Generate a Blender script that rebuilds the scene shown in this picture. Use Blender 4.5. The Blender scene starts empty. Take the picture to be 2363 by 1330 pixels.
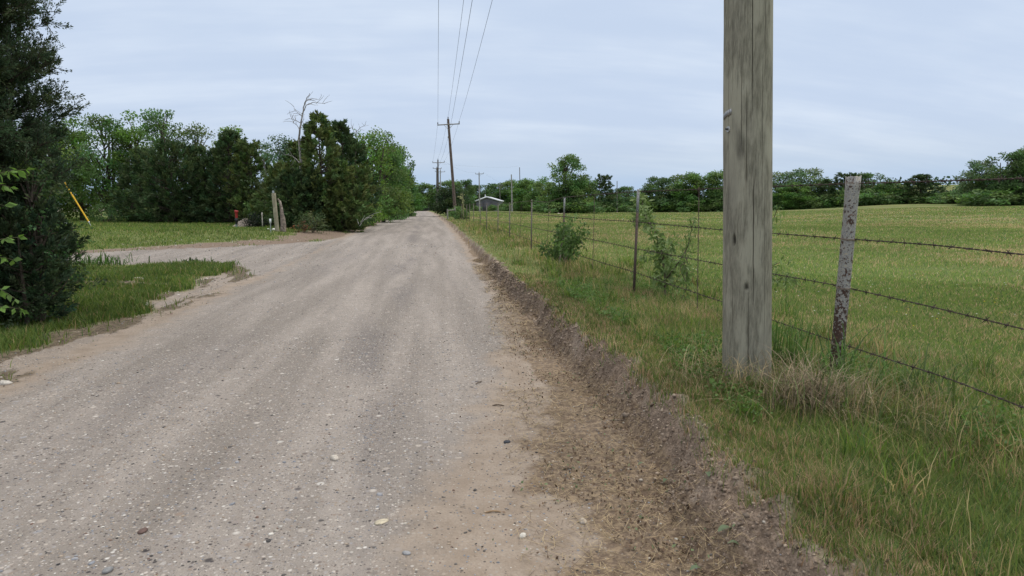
import bpy, math, random
import numpy as np
from mathutils import Vector, Matrix

RNG = np.random.default_rng(7)
random.seed(7)
S = bpy.context.scene
COL = S.collection
PI = math.pi

# ---------------------------------------------------------------- camera model
F_PX, CX, CY, HZ = 1575.0, 1181.5, 665.0, 483.0
CAM_Z = 1.5
YAW = math.atan((CX - 985.0) / F_PX)
PITCH = math.atan((CY - HZ) / F_PX)
FX, FY = math.sin(YAW), math.cos(YAW)
RX, RY = math.cos(YAW), -math.sin(YAW)


def ray(px, py):
    u = (px - CX) / F_PX
    v = (CY - py) / F_PX
    f = math.cos(PITCH) + v * math.sin(PITCH)
    z = -math.sin(PITCH) + v * math.cos(PITCH)
    return FX * f + RX * u, FY * f + RY * u, z, f


def at(px, py, d):
    x, y, z, f = ray(px, py)
    k = d / f
    return np.array((x * k, y * k, CAM_Z + z * k))


def fence_pt(px, py, xf=2.84):
    x, y, z, f = ray(px, py)
    k = xf / x
    return np.array((xf, y * k, CAM_Z + z * k))


def sstep(a, b, x):
    t = np.clip((x - a) / (b - a), 0, 1)
    return t * t * (3 - 2 * t)


# ---------------------------------------------------------------- noise
def _hash(ix, iy, seed):
    h = (ix.astype(np.int64) * 374761393 + iy.astype(np.int64) * 668265263 + seed * 982451653) & 0x7fffffff
    h = ((h ^ (h >> 13)) * 1274126177) & 0x7fffffff
    return ((h ^ (h >> 16)) & 0xffff) / 65535.0


def vnoise(x, y, seed=0):
    x = np.asarray(x, float); y = np.asarray(y, float)
    ix = np.floor(x); iy = np.floor(y)
    fx = x - ix; fy = y - iy
    fx = fx * fx * (3 - 2 * fx); fy = fy * fy * (3 - 2 * fy)
    a = _hash(ix, iy, seed); b = _hash(ix + 1, iy, seed)
    c = _hash(ix, iy + 1, seed); d = _hash(ix + 1, iy + 1, seed)
    return (a + (b - a) * fx) * (1 - fy) + (c + (d - c) * fx) * fy


def fbm(x, y, seed=0, oct=4):
    s = 0; a = .5; t = 0
    for k in range(oct):
        s = s + a * vnoise(x * 2 ** k, y * 2 ** k, seed + k * 17); t += a; a *= .5
    return s / t


# ---------------------------------------------------------------- terrain
ZRY = np.array([-2000, -10, 0, 14, 31, 56, 100, 160, 220, 300, 4000.])
ZRZ = np.array([-.1, -.05, 0, .10, .30, .52, .75, 1.02, .90, .6, .6])


def zr(y):
    return np.interp(y, ZRY, ZRZ)


def hitz(px, py, off=0.0):
    x, y, z, f = ray(px, py)
    h = off
    for _ in range(40):
        if z >= -1e-4:
            break
        k = (h - CAM_Z) / z
        h = .5 * h + .5 * (float(zr(y * k)) + off)
    k = (h - CAM_Z) / z
    return np.array((x * k, y * k))


RE_Y = np.array([-30, 0, 2, 2.9, 4.5, 6, 7.5, 10.5, 15, 25, 45, 80, 130, 170, 4000])
RE_X = np.array([1.0, 1.05, 1.12, 1.2, 1.30, 1.34, 1.36, 1.36, 1.42, 1.5, 1.6, 1.5, 1.1, .2, .2])
_le = [hitz(*p) for p in ((0, 895), (250, 800), (420, 722), (560, 658), (700, 592), (790, 548), (880, 512))]
LE_Y = np.array([-30, 0] + [p[1] for p in _le] + [80, 130, 170, 4000])
LE_X = np.array([-3.5, -3.5] + [p[0] for p in _le] + [-3.7, -4.2, -5.2, -5.2])


def xr(y): return np.interp(y, RE_Y, RE_X)
def xl(y): return np.interp(y, LE_Y, LE_X)


def sd_poly(x, y, P):
    x = np.asarray(x, float); y = np.asarray(y, float)
    P = np.asarray(P, float)
    d = np.full(x.shape, 1e9); ins = np.zeros(x.shape, bool)
    n = len(P)
    for i in range(n):
        ax, ay = P[i]; bx, by = P[(i + 1) % n]
        ex, ey = bx - ax, by - ay
        t = np.clip(((x - ax) * ex + (y - ay) * ey) / (ex * ex + ey * ey + 1e-12), 0, 1)
        d = np.minimum(d, np.hypot(x - ax - t * ex, y - ay - t * ey))
        c = ((ay > y) != (by > y)) & (x < ex * (y - ay) / ((by - ay) if by != ay else 1e-12) + ax)
        ins ^= c
    return np.where(ins, -d, d)


P_LOT = [hitz(*p, .1) for p in ((-300, 592), (180, 581), (560, 563), (740, 552), (790, 541))] + \
        [hitz(*p, .03) for p in ((872, 513), (925, 497))] + [np.array(q) for q in ((-5, 120), (-8, 190), (-160, 190), (-160, 18))]
P_ISL = [hitz(*p, .06) for p in ((-300, 622), (180, 611), (540, 602), (520, 625), (430, 660), (350, 700), (230, 752), (0, 812))] + \
        [np.array(q) for q in ((-5.2, 4.2), (-5.5, 1), (-5.5, -25), (-60, -25), (-60, 12))]
P_DRV = [hitz(*p, .06) for p in ((-500, 628), (180, 611), (540, 602), (600, 632), (700, 592), (790, 546), (740, 552), (560, 563), (180, 581), (-500, 598))]

_cp = []
for y, o in ((-12, .24), (-3, .24), (1, .24), (4, .24), (8, .22), (15, .24), (22, .24), (30, .2), (60, .15), (100, .1), (150, .05)):
    _cp.append((2.9, y, float(zr(y)) + o))
for y in (-3, 1, 4, 8):
    _cp.append((1.75, y, float(zr(y)) + .275))
for y in (-12, -3, 5, 10, 30, 60, 100, 150):
    _cp.append((-5.0, y, float(zr(y)) + .05))


def _c(px, d, z):
    p = at(px, HZ, d); _cp.append((p[0], p[1], z))


for a in ((100, 8.5, .12), (-400, 9, .25), (350, 13.5, .16), (100, 14, .2), (520, 17, .14), (180, 17, .15), (180, 21, .2), (-400, 20, .25), (600, 22, .2),
          (400, 27, .45), (210, 27, .48), (560, 27, .42), (212, 36, .61), (-200, 36, .62), (545, 33, .57), (640, 30, .53), (400, 45, .6), (700, 33, .5), (100, 50, .62), (740, 40, .55),
          (850, 60, .62), (-600, 60, .7), (300, 120, 1.0), (800, 150, 1.2),
          (1305, 121, .80), (1240, 170, 1.0), (1420, 170, .7), (1600, 185, .50), (1800, 172, .55), (1900, 160, 1.1), (1980, 152, 2.0), (2100, 145, 2.55), (2280, 124, 2.15), (2450, 120, 2.2),
          (2363, 62, 1.15), (2000, 60, .62), (1600, 60, .42), (1380, 60, .5), (2100, 15, .30), (1700, 20, .32), (2363, 30, .55), (1800, 100, .5), (2200, 100, 1.6), (1300, 60, .55), (1500, 110, .55)):
    _c(*a)
_cp = np.array(_cp)
_cx, _cy, _cz = _cp.T


def _ker(x, y):
    return np.sqrt((x[:, None] - _cx[None]) ** 2 + (y[:, None] - _cy[None]) ** 2 + 36.0)


_n = len(_cx)
_A = np.zeros((_n + 3, _n + 3))
_A[:_n, :_n] = _ker(_cx, _cy) + np.eye(_n) * -1e-3
_A[:_n, _n] = 1; _A[:_n, _n + 1] = _cx; _A[:_n, _n + 2] = _cy
_A[_n:, :_n] = _A[:_n, _n:].T
_w = np.linalg.solve(_A, np.concatenate([_cz, [0, 0, 0]]))


def base_h(x, y):
    o = np.empty(len(x))
    for i in range(0, len(x), 100000):
        s = slice(i, i + 100000)
        o[s] = _ker(x[s], y[s]) @ _w[:_n] + _w[_n] + _w[_n + 1] * x[s] + _w[_n + 2] * y[s]
    r = np.hypot(x, y)
    az = np.arctan2(x, y)
    far = .8 + 24 * sstep(500, 950, r) * sstep(.40, .62, az) + 6 * sstep(400, 1200, r)
    t = sstep(165, 260, r)
    back = sstep(-12, -40, y)
    o = o * (1 - back) + .2 * back
    return o * (1 - t) + far * t


def zones(x, y):
    """weights of the ground covers at x, y"""
    x = np.asarray(x, float); y = np.asarray(y, float)
    n1 = fbm(x * 1.7, y * 1.7, 3) - .5
    n2 = fbm(x * 5, y * 5, 9) - .5
    tR = (x - xr(y) + .24 * n1 + .12 * n2) / (1 - .5 * sstep(3, 8, y))
    tL = xl(y) - x + .5 * n1
    sI = sd_poly(x, y, P_ISL) + .7 * n1 + .35 * n2
    sL = sd_poly(x, y, P_LOT) + .9 * n1 + .3 * n2
    sD = sd_poly(x, y, P_DRV) + .3 * n1 + .15 * n2
    wide = 1.15 - .55 * sstep(4, 13, y)
    inroad = (1 - sstep(-.05, .05, tR)) * (1 - sstep(-.15, .25, tL))
    isl = 1 - sstep(-.25, .2, sI); lot = 1 - sstep(-.3, .3, sL)
    drv = (1 - sstep(-.2, .2, sD)) * sstep(-.3, .1, tL)
    tan = inroad * sstep(-wide - .75, -wide + .45, tR + .35 * n1) + inroad * sstep(-.7, -.05, tL) * .6
    bank = sstep(-.14, .04, tR) * (1 - sstep(.20, .34, tR)) * (.55 + .6 * sstep(.35, .6, fbm(x * 2.4, y * 2.4, 63)))
    litter = sstep(-wide * .66, -wide * .28, tR + .35 * n1) * (1 - sstep(.0, .2, tR)) * (1 - .4 * sstep(15, 40, y))
    left = sstep(.0, .3, tL)
    grass = np.maximum(np.maximum(isl, lot) * left, sstep(.18, .42, tR))
    grass = np.where((left > .5) & (y > 190), 1, grass)
    soilp = np.clip(1 - np.hypot((x - BARE[0]) / 2.6, (y - BARE[1]) / 1.0), 0, 1) * 1.3
    soilp = soilp * sstep(.28, .62, fbm(x * 2.3, y * 2.3, 79))
    soilp = np.maximum(soilp, sstep(.66, .8, fbm(x * .9, y * .9, 77)) * isl * .8)
    lots = (1 - sstep(.5, 3.2, -sL)) * lot * sstep(.2, .5, fbm(x * .8, y * .8, 5)) * 1.2
    mound = sstep(.25, .6, fbm(x * 1.5, y * 1.5, 81)) * np.clip(1 - np.hypot((x - MND[0]) / 3.2, (y - MND[1]) / 2.2), 0, 1) * 1.3
    soil_l = np.clip(np.maximum(soilp * isl, np.maximum(lots, mound * lot)), 0, 1)
    grass_l = grass * (1 - .93 * sstep(.25, .8, soil_l))
    verge = left * (1 - np.maximum(isl, lot)) * (1 - drv)
    ridge = sstep(.42, .56, fbm((xl(y) - x) * 3.4, y * .7, 53)) * np.clip(sstep(-.2, .5, tL) * (1 - np.maximum(isl, lot)), 0, 1) * sstep(-.75, -.35, tL) * (1 - sstep(1.3, 2.2, tL)) * (1 - .85 * drv) * sstep(4.2, 5.4, y) * (y < 60)
    gravel = np.clip(inroad - tan * .8, 0, 1) + drv * (1 - inroad) + .5 * verge
    return dict(tR=tR, tL=tL, inroad=inroad, drv=drv, tan=np.clip(tan + verge * .55, 0, 1), bank=bank, litter=litter, grass=np.clip(grass_l, 0, 1),
                ridge=ridge, soil=np.clip(np.maximum(bank, soil_l), 0, 1), verge=verge, gravel=np.clip(gravel, 0, 1), isl=isl, lot=lot)


BARE = hitz(300, 652, .1)
MND = hitz(610, 545, .3)


def height(x, y, detail=True):
    x = np.atleast_1d(np.asarray(x, float)); y = np.atleast_1d(np.asarray(y, float))
    b = base_h(x, y); r = zr(y)
    n1 = fbm(x * 1.7, y * 1.7, 3) - .5
    tR = (x - xr(y) + .24 * n1) / (1 - .5 * sstep(3, 8, y)); tL = xl(y) - x
    sD = sd_poly(x, y, P_DRV)
    wR = sstep(-.04, .28, tR); wL = sstep(0, 1.3, tL) * sstep(-.1, .8, sD)
    drv_in = 1 - sstep(-.1, .8, sD)
    zl = b * sstep(0, 1.3, tL) + r * (1 - sstep(0, 1.3, tL))
    zd = r + .05 * sstep(0, 6, tL)
    zl = zl * (1 - drv_in) + zd * drv_in
    z = np.where(tR > -.06, r + (b - r) * wR, np.where(tL > 0, zl, r))
    far = sstep(170, 230, np.hypot(x, y))
    z = z * (1 - far) + b * far
    if detail:
        near = 1 - sstep(20, 40, np.hypot(x, y))
        bk = sstep(-.5, .05, tR) * (1 - sstep(.4, .9, tR))
        z = z + near * bk * (.075 * (fbm(x * 6, y * 6, 31) - .5) * 2 + .03 * (fbm(x * 19, y * 19, 37) - .5) * 2)
        ink = (1 - sstep(-.3, .3, tR)) * (1 - sstep(-.5, .5, tL))
        z = z + near * ink * (.02 * (fbm(x * 1.6, y * .25, 41) - .5) + .008 * (fbm(x * 9, y * 9, 43) - .5))
        rut = np.exp(-((x - (xr(y) - .95)) / .09) ** 2) * sstep(4.2, 5.2, y) * (1 - sstep(11, 14, y))
        z = z - near * .018 * rut
        vg = sstep(0, .3, tL) * (1 - sstep(1.5, 3, tL))
        z = z + near * vg * .04 * (fbm((xl(y) - x) * 3.4, y * .7, 53) - .45)
        z = z + .10 * (fbm(x * .35, y * .35, 61) - .5) * sstep(.6, 3, tR) * (1 - sstep(60, 120, np.hypot(x, y)))
    return z


def hh(x, y):
    return float(height(x, y)[0])


def gnd(px, d):
    py = HZ + 10
    for _ in range(4):
        p = at(px, py, d)
        z = hh(p[0], p[1])
        py = py + (p[2] - z) * F_PX / d
    return Vector((p[0], p[1], z))


def hit(px, py, dmax=200.0):
    x, y, z, f = ray(px, py)
    d = np.concatenate([np.arange(1.5, 30, .05), np.arange(30, dmax, .4)]) / f
    h = height(x * d, y * d)
    below = np.where(CAM_Z + z * d < h)[0]
    i = below[0] if len(below) else len(d) - 1
    return Vector((x * d[i], y * d[i], float(h[i])))


# ---------------------------------------------------------------- mesh accumulation
class Acc:
    def __init__(s):
        s.v = []; s.c = []; s.f = {}; s.n = 0

    def add(s, v, f, c=(1, 1, 1)):
        v = np.asarray(v, float).reshape(-1, 3); f = np.asarray(f, np.int64)
        c = np.asarray(c, float)
        if c.ndim == 1: c = np.tile(c[:3], (len(v), 1))
        s.v.append(v); s.c.append(c[:, :3]); s.f.setdefault(f.shape[1], []).append(f + s.n); s.n += len(v)
        return s

    def build(s, name, mat, parent=None, smooth=False, loc=None):
        me = bpy.data.meshes.new(name)
        if s.n:
            V = np.concatenate(s.v); C = np.concatenate(s.c)
            fs = [np.concatenate(a) for a in s.f.values()]
            loops = np.concatenate([a.ravel() for a in fs]); tot = np.concatenate([np.full(len(a), a.shape[1]) for a in fs])
            st = np.concatenate([[0], np.cumsum(tot)[:-1]])
            me.vertices.add(len(V)); me.vertices.foreach_set('co', V.astype(np.float32).ravel())
            me.loops.add(len(loops)); me.loops.foreach_set('vertex_index', loops.astype(np.int32))
            me.polygons.add(len(tot)); me.polygons.foreach_set('loop_start', st.astype(np.int32))
            me.polygons.foreach_set('loop_total', tot.astype(np.int32))
            if smooth: me.polygons.foreach_set('use_smooth', np.ones(len(tot), bool))
            at_ = me.attributes.new('col', 'FLOAT_COLOR', 'POINT')
            at_.data.foreach_set('color', np.concatenate([C, np.ones((len(C), 1))], 1).astype(np.float32).ravel())
            me.update(calc_edges=True); me.validate()
        me.materials.append(mat)
        o = bpy.data.objects.new(name, me); COL.objects.link(o)
        if parent is not None: o.parent = parent
        if loc is not None: o.location = loc
        return o

    def box(s, c, size, R=None, col=(1, 1, 1), taper=1.0):
        h = np.array(size) / 2
        v = np.array([(x, y, z) for z in (-1, 1) for y in (-1, 1) for x in (-1, 1)], float)
        v[4:, :2] *= taper
        v = v * h
        if R is not None: v = v @ np.array(R).T
        return s.add(v + np.array(c), [(0, 2, 3, 1), (4, 5, 7, 6), (0, 1, 5, 4), (2, 6, 7, 3), (0, 4, 6, 2), (1, 3, 7, 5)], col)

    def tube(s, path, rad, n=6, col=(1, 1, 1), cap=True):
        P = np.asarray(path, float); m = len(P)
        rad = np.broadcast_to(np.asarray(rad, float), (m,))
        T = np.gradient(P, axis=0); T /= np.linalg.norm(T, axis=1)[:, None] + 1e-9
        up = np.array((0, 0, 1.)) if abs(T[:, 2]).mean() < .8 else np.array((0, 1., 0))
        A = np.cross(T, up); A /= np.linalg.norm(A, axis=1)[:, None] + 1e-9
        B = np.cross(T, A)
        a = np.arange(n) * 2 * PI / n
        v = P[:, None] + rad[:, None, None] * (A[:, None] * np.cos(a)[None, :, None] + B[:, None] * np.sin(a)[None, :, None])
        i = np.arange(m - 1)[:, None] * n; j = np.arange(n)[None]; k = (j + 1) % n
        f = np.stack([i + j, i + k, i + n + k, i + n + j], -1).reshape(-1, 4)
        c = np.asarray(col, float)
        if c.ndim == 2: c = np.repeat(c, n, 0)
        s.add(v.reshape(-1, 3), f, c)
        if cap:
            cc = c if c.ndim == 1 else c[:n]
            s.add(v[0], [list(range(n))[::-1]], cc); s.add(v[-1], [list(range(n))], cc if c.ndim == 1 else c[-n:])
        return s


def tag(o, label=None, cat=None, group=None, kind=None):
    if label: o['label'] = label
    if cat: o['category'] = cat
    if group: o['group'] = group
    if kind: o['kind'] = kind
    return o


def thing(name, loc, label, cat, group=None, rz=0):
    o = bpy.data.objects.new(name, None); COL.objects.link(o)
    o.empty_display_size = .2
    o.location = loc; o.rotation_euler = (0, 0, rz)
    return tag(o, label, cat, group)


def copy_tree(o, parent=None):
    c = o.copy(); COL.objects.link(c); c.parent = parent
    for ch in list(o.children): copy_tree(ch, c)
    return c


# ---------------------------------------------------------------- materials
def mat(name):
    m = bpy.data.materials.new(name); m.use_nodes = True
    nt = m.node_tree; nt.nodes.clear()
    out = nt.nodes.new('ShaderNodeOutputMaterial')
    return m, nt, out


def N(nt, typ, **kw):
    n = nt.nodes.new(typ)
    for k, v in kw.items():
        if k.startswith('i_'):
            n.inputs[int(k[2:])].default_value = v
        else:
            setattr(n, k, v)
    return n


def L(nt, a, b): nt.links.new(a, b)


def mixc(nt, fac, a, b, mode='MIX'):
    m = nt.nodes.new('ShaderNodeMix'); m.data_type = 'RGBA'; m.blend_type = mode
    for sock, v in ((m.inputs[0], fac), (m.inputs[6], a), (m.inputs[7], b)):
        if isinstance(v, bpy.types.NodeSocket): nt.links.new(v, sock)
        elif isinstance(v, (int, float)): sock.default_value = v
        else: sock.default_value = (*v[:3], 1)
    return m.outputs[2]


def mth(nt, op, a, b=0.0, c=None, clamp=False):
    m = nt.nodes.new('ShaderNodeMath'); m.operation = op; m.use_clamp = clamp
    for i, v in enumerate((a, b) if c is None else (a, b, c)):
        if isinstance(v, bpy.types.NodeSocket): nt.links.new(v, m.inputs[i])
        else: m.inputs[i].default_value = v
    return m.outputs[0]


def rng_map(nt, v, a, b, c=0.0, d=1.0):
    m = nt.nodes.new('ShaderNodeMapRange'); m.interpolation_type = 'SMOOTHSTEP'
    nt.links.new(v, m.inputs[0])
    for i, k in enumerate((a, b, c, d)): m.inputs[i + 1].default_value = k
    return m.outputs[0]


def coords(nt, scale=(1, 1, 1), kind='Object'):
    t = nt.nodes.new('ShaderNodeTexCoord'); mp = nt.nodes.new('ShaderNodeMapping')
    mp.inputs[3].default_value = scale
    nt.links.new(t.outputs[kind], mp.inputs[0])
    return mp.outputs[0]


def noise(nt, vec, scale, detail=4.0, rough=.55, out=0):
    n = nt.nodes.new('ShaderNodeTexNoise'); n.inputs['Scale'].default_value = scale
    n.inputs['Detail'].default_value = detail; n.inputs['Roughness'].default_value = rough
    nt.links.new(vec, n.inputs['Vector'])
    return n.outputs[out]


def principled(nt, out, col, rough=.8, spec=.3, metal=0.0, bump=None, bs=.3, bd=.01):
    p = nt.nodes.new('ShaderNodeBsdfPrincipled')
    if isinstance(col, bpy.types.NodeSocket): nt.links.new(col, p.inputs['Base Color'])
    else: p.inputs['Base Color'].default_value = (*col, 1)
    if isinstance(rough, bpy.types.NodeSocket): nt.links.new(rough, p.inputs['Roughness'])
    else: p.inputs['Roughness'].default_value = rough
    p.inputs['Specular IOR Level'].default_value = spec
    p.inputs['Metallic'].default_value = metal
    if bump is not None:
        b = nt.nodes.new('ShaderNodeBump'); b.inputs['Strength'].default_value = bs; b.inputs['Distance'].default_value = bd
        nt.links.new(bump, b.inputs['Height']); nt.links.new(b.outputs[0], p.inputs['Normal'])
    nt.links.new(p.outputs[0], out.inputs[0])
    return p


def attr(nt, name='col'):
    a = nt.nodes.new('ShaderNodeAttribute'); a.attribute_name = name
    return a


def leaf_mat(name, trans=.3, rough=.55, spec=.25):
    m, nt, out = mat(name)
    a = attr(nt)
    p = N(nt, 'ShaderNodeBsdfPrincipled'); L(nt, a.outputs['Color'], p.inputs['Base Color'])
    p.inputs['Roughness'].default_value = rough; p.inputs['Specular IOR Level'].default_value = spec
    t = N(nt, 'ShaderNodeBsdfTranslucent')
    hs = N(nt, 'ShaderNodeHueSaturation'); hs.inputs['Value'].default_value = 1.3; hs.inputs['Saturation'].default_value = 1.1
    L(nt, a.outputs['Color'], hs.inputs['Color']); L(nt, hs.outputs[0], t.inputs[0])
    mx = N(nt, 'ShaderNodeMixShader'); mx.inputs[0].default_value = trans
    L(nt, p.outputs[0], mx.inputs[1]); L(nt, t.outputs[0], mx.inputs[2]); L(nt, mx.outputs[0], out.inputs[0])
    return m


def attr_mat(name, rough=.9, spec=.2, nscale=30, namp=.5, bump=True, metal=0):
    m, nt, out = mat(name)
    a = attr(nt); v = coords(nt)
    n = noise(nt, v, nscale, 5)
    k = rng_map(nt, n, .25, .75, 1 - namp, 1 + namp)
    c = mixc(nt, 1.0, a.outputs['Color'], k, 'MULTIPLY')
    principled(nt, out, c, rough, spec, metal, n if bump else None, .5, .01)
    return m


M_LEAF = leaf_mat('leaves', .38)
M_NEEDLE = leaf_mat('cedar_needles', .2, .7, .15)
M_GRASS = leaf_mat('grass_blades', .42, .6, .2)
M_STONE = attr_mat('stones', .85, .3, 40, .25)
M_BARK = attr_mat('bark', .95, .1, 12, .6)
M_STRAW = leaf_mat('straw', .15, .7, .2)
M_ATTR = attr_mat('painted', .6, .4, 25, .12, False)
M_METAL = attr_mat('galvanised', .45, .5, 20, .2, False, .7)
M_WIRE = attr_mat('rusty_wire', .9, .1, 30, .4, False)


def ground_material():
    m, nt, out = mat('ground_cover')
    a = attr(nt)                       # R gravel, G tan, B soil
    a2 = attr(nt, 'cov')               # R grass, G litter, B straw-coloured share
    sp = N(nt, 'ShaderNodeSeparateColor'); L(nt, a.outputs['Color'], sp.inputs[0])
    sp2 = N(nt, 'ShaderNodeSeparateColor'); L(nt, a2.outputs['Color'], sp2.inputs[0])
    v = coords(nt)
    vs = coords(nt, (1.3, .10, 1))
    fine = noise(nt, v, 90, 3, .7); mid = noise(nt, v, 6, 4); big = noise(nt, v, .5, 4); streak = noise(nt, vs, 1.6, 4)

    def vor(scale, outn):
        n = N(nt, 'ShaderNodeTexVoronoi'); n.inputs['Scale'].default_value = scale; n.inputs['Randomness'].default_value = 1
        L(nt, v, n.inputs['Vector']); return n.outputs[outn]
    # gravel: two sizes of stones, each cell its own colour
    g = mixc(nt, rng_map(nt, streak, .32, .68), (.218, .191, .163), (.366, .322, .280))
    g = mixc(nt, rng_map(nt, mid, .3, .75, 0, .6), g, (.25, .22, .19))
    g = mixc(nt, rng_map(nt, noise(nt, v, 160, 2, .8), .48, .75, 0, .75), g, (.10, .085, .075))
    g = mixc(nt, rng_map(nt, noise(nt, vs, 2.3, 3), .55, .75, 0, .45), g, (.17, .15, .135))
    g = mixc(nt, mth(nt, 'MULTIPLY', sp2.outputs[2], .75), g, (.16, .142, .13))
    for sc, lo, hi in ((75, .25, .6), (38, .4, .7), (17, .86, .97)):
        cc = vor(sc, 'Color'); dd = vor(sc, 'Distance')
        s3 = N(nt, 'ShaderNodeSeparateColor'); L(nt, cc, s3.inputs[0])
        r = N(nt, 'ShaderNodeValToRGB'); L(nt, s3.outputs[0], r.inputs[0])
        e = r.color_ramp.elements
        e[0].position = 0; e[0].color = (.05, .045, .045, 1); e[1].position = 1; e[1].color = (.62, .59, .54, 1)
        for ps, cl in ((.16, (.12, .105, .1)), (.34, (.27, .21, .165)), (.55, (.30, .29, .29)), (.8, (.42, .36, .30))):
            q = e.new(ps); q.color = (*cl, 1)
        on = mth(nt, 'MULTIPLY', rng_map(nt, s3.outputs[1], lo, hi), rng_map(nt, dd, .45, .2))
        g = mixc(nt, mth(nt, 'MULTIPLY', on, .95), g, r.outputs[0])
    # tan dust with fewer stones
    t = mixc(nt, rng_map(nt, mid, .3, .7), (.35, .292, .235), (.275, .22, .168))
    t = mixc(nt, rng_map(nt, fine, .3, .75, 0, .5), t, (.22, .165, .12))
    cc = vor(48, 'Color'); s3 = N(nt, 'ShaderNodeSeparateColor'); L(nt, cc, s3.inputs[0])
    on = mth(nt, 'MULTIPLY', rng_map(nt, s3.outputs[1], .8, .9), rng_map(nt, vor(48, 'Distance'), .42, .2))
    t = mixc(nt, on, t, mixc(nt, s3.outputs[2], (.09, .075, .065), (.40, .37, .33)))
    soil = mixc(nt, rng_map(nt, noise(nt, v, 14, 5, .7), .3, .7), (.155, .115, .084), (.33, .25, .185))
    soil = mixc(nt, rng_map(nt, fine, .35, .7, 0, .7), soil, (.07, .05, .036))
    lit = mixc(nt, rng_map(nt, noise(nt, v, 28, 4, .7), .4, .62), (.115, .08, .055), (.27, .20, .125))
    gr = mixc(nt, sp2.outputs[2], (.13, .16, .045), (.27, .23, .10))
    gr = mixc(nt, rng_map(nt, noise(nt, v, 2.2, 5, .7), .35, .7, 0, .6), gr, (.14, .18, .05))
    gr = mixc(nt, rng_map(nt, fine, .35, .8, 0, .5), gr, (.06, .065, .025))
    c = mixc(nt, sp2.outputs[0], t, gr)

    def edge(w, amt=.5):
        return rng_map(nt, mth(nt, 'ADD', w, mth(nt, 'MULTIPLY', mth(nt, 'SUBTRACT', mid, .5), amt)), .3, .7)
    c = mixc(nt, edge(sp.outputs[1]), c, t)
    c = mixc(nt, edge(sp.outputs[0]), c, g)
    c = mixc(nt, edge(sp.outputs[2]), c, soil)
    c = mixc(nt, mth(nt, 'MULTIPLY', edge(sp2.outputs[1], .9), .8), c, lit)
    rd = edge(a2.outputs['Alpha'], 1.1)
    c = mixc(nt, mth(nt, 'MULTIPLY', rd, .95), c, mixc(nt, rng_map(nt, noise(nt, v, 18, 5, .75), .35, .65), (.06, .046, .03), (.19, .15, .10)))
    hgt = mth(nt, 'ADD', mth(nt, 'MULTIPLY', fine, .5), mth(nt, 'ADD', mth(nt, 'MULTIPLY', vor(38, 'Distance'), -.8), mth(nt, 'MULTIPLY', noise(nt, v, 25, 4), 1.0)))
    principled(nt, out, c, .95, .15, 0, hgt, .6, .015)
    return m


def pole_wood():
    m, nt, out = mat('weathered_pole_wood')
    a = attr(nt)
    v = coords(nt, (1, 1, .06)); v2 = coords(nt, (1, 1, .3))
    g1 = noise(nt, coords(nt, (1, 1, .11)), 85, 6, .75); g2 = noise(nt, v, 16, 4); bl = noise(nt, v2, 7, 5)
    c = mixc(nt, rng_map(nt, g1, .3, .7), (.15, .142, .108), (.32, .305, .24))
    c = mixc(nt, rng_map(nt, bl, .47, .60, 0, .8), c, (.36, .345, .27))
    c = mixc(nt, rng_map(nt, noise(nt, v2, 4, 5, .65), .50, .68, 0, .38), c, (.155, .146, .125))
    c = mixc(nt, rng_map(nt, noise(nt, v, 140, 4, .7), .52, .70, 0, .38), c, (.10, .095, .08))
    c = mixc(nt, rng_map(nt, g2, .62, .72, 0, .6), c, (.14, .11, .075))
    c = mixc(nt, 1.0, c, a.outputs['Color'], 'MULTIPLY')
    principled(nt, out, c, .9, .1, 0, g1, .8, .006)
    return m


def pipe_rust():
    m, nt, out = mat('lichen_spotted_pipe')
    v = coords(nt)
    n1 = mth(nt, 'ADD', mth(nt, 'MULTIPLY', noise(nt, v, 55, 4, .65), .7), mth(nt, 'MULTIPLY', noise(nt, v, 16, 3, .6), .3)); n2 = noise(nt, v, 120, 3, .7)
    t = nt.nodes.new('ShaderNodeTexCoord'); sp = N(nt, 'ShaderNodeSeparateXYZ'); L(nt, t.outputs['Object'], sp.inputs[0])
    low = rng_map(nt, sp.outputs[2], 1.0, .1)
    thr = mth(nt, 'ADD', n1, mth(nt, 'MULTIPLY', low, .13))
    c = mixc(nt, rng_map(nt, n2, .4, .6), (.37, .355, .31), (.25, .25, .25))
    c = mixc(nt, rng_map(nt, n1, .41, .36), c, (.44, .38, .26))
    c = mixc(nt, rng_map(nt, thr, .53, .58), c, (.075, .045, .035))
    c = mixc(nt, rng_map(nt, noise(nt, v, 40, 3), .62, .7, 0, .7), c, (.16, .085, .05))
    principled(nt, out, c, .85, .3, 0, n1, .6, .006)
    return m


def tpost_mat():
    m, nt, out = mat('steel_post_paint')
    a = attr(nt); v = coords(nt)
    n = noise(nt, v, 160, 5, .7)
    c = mixc(nt, rng_map(nt, n, .4, .7, 0, .5), a.outputs['Color'], (.06, .035, .025))
    principled(nt, out, c, .7, .35, .2, n, .4, .004)
    return m


M_GROUND = ground_material(); M_POLE = pole_wood(); M_PIPE = pipe_rust(); M_TPOST = tpost_mat()

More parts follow.
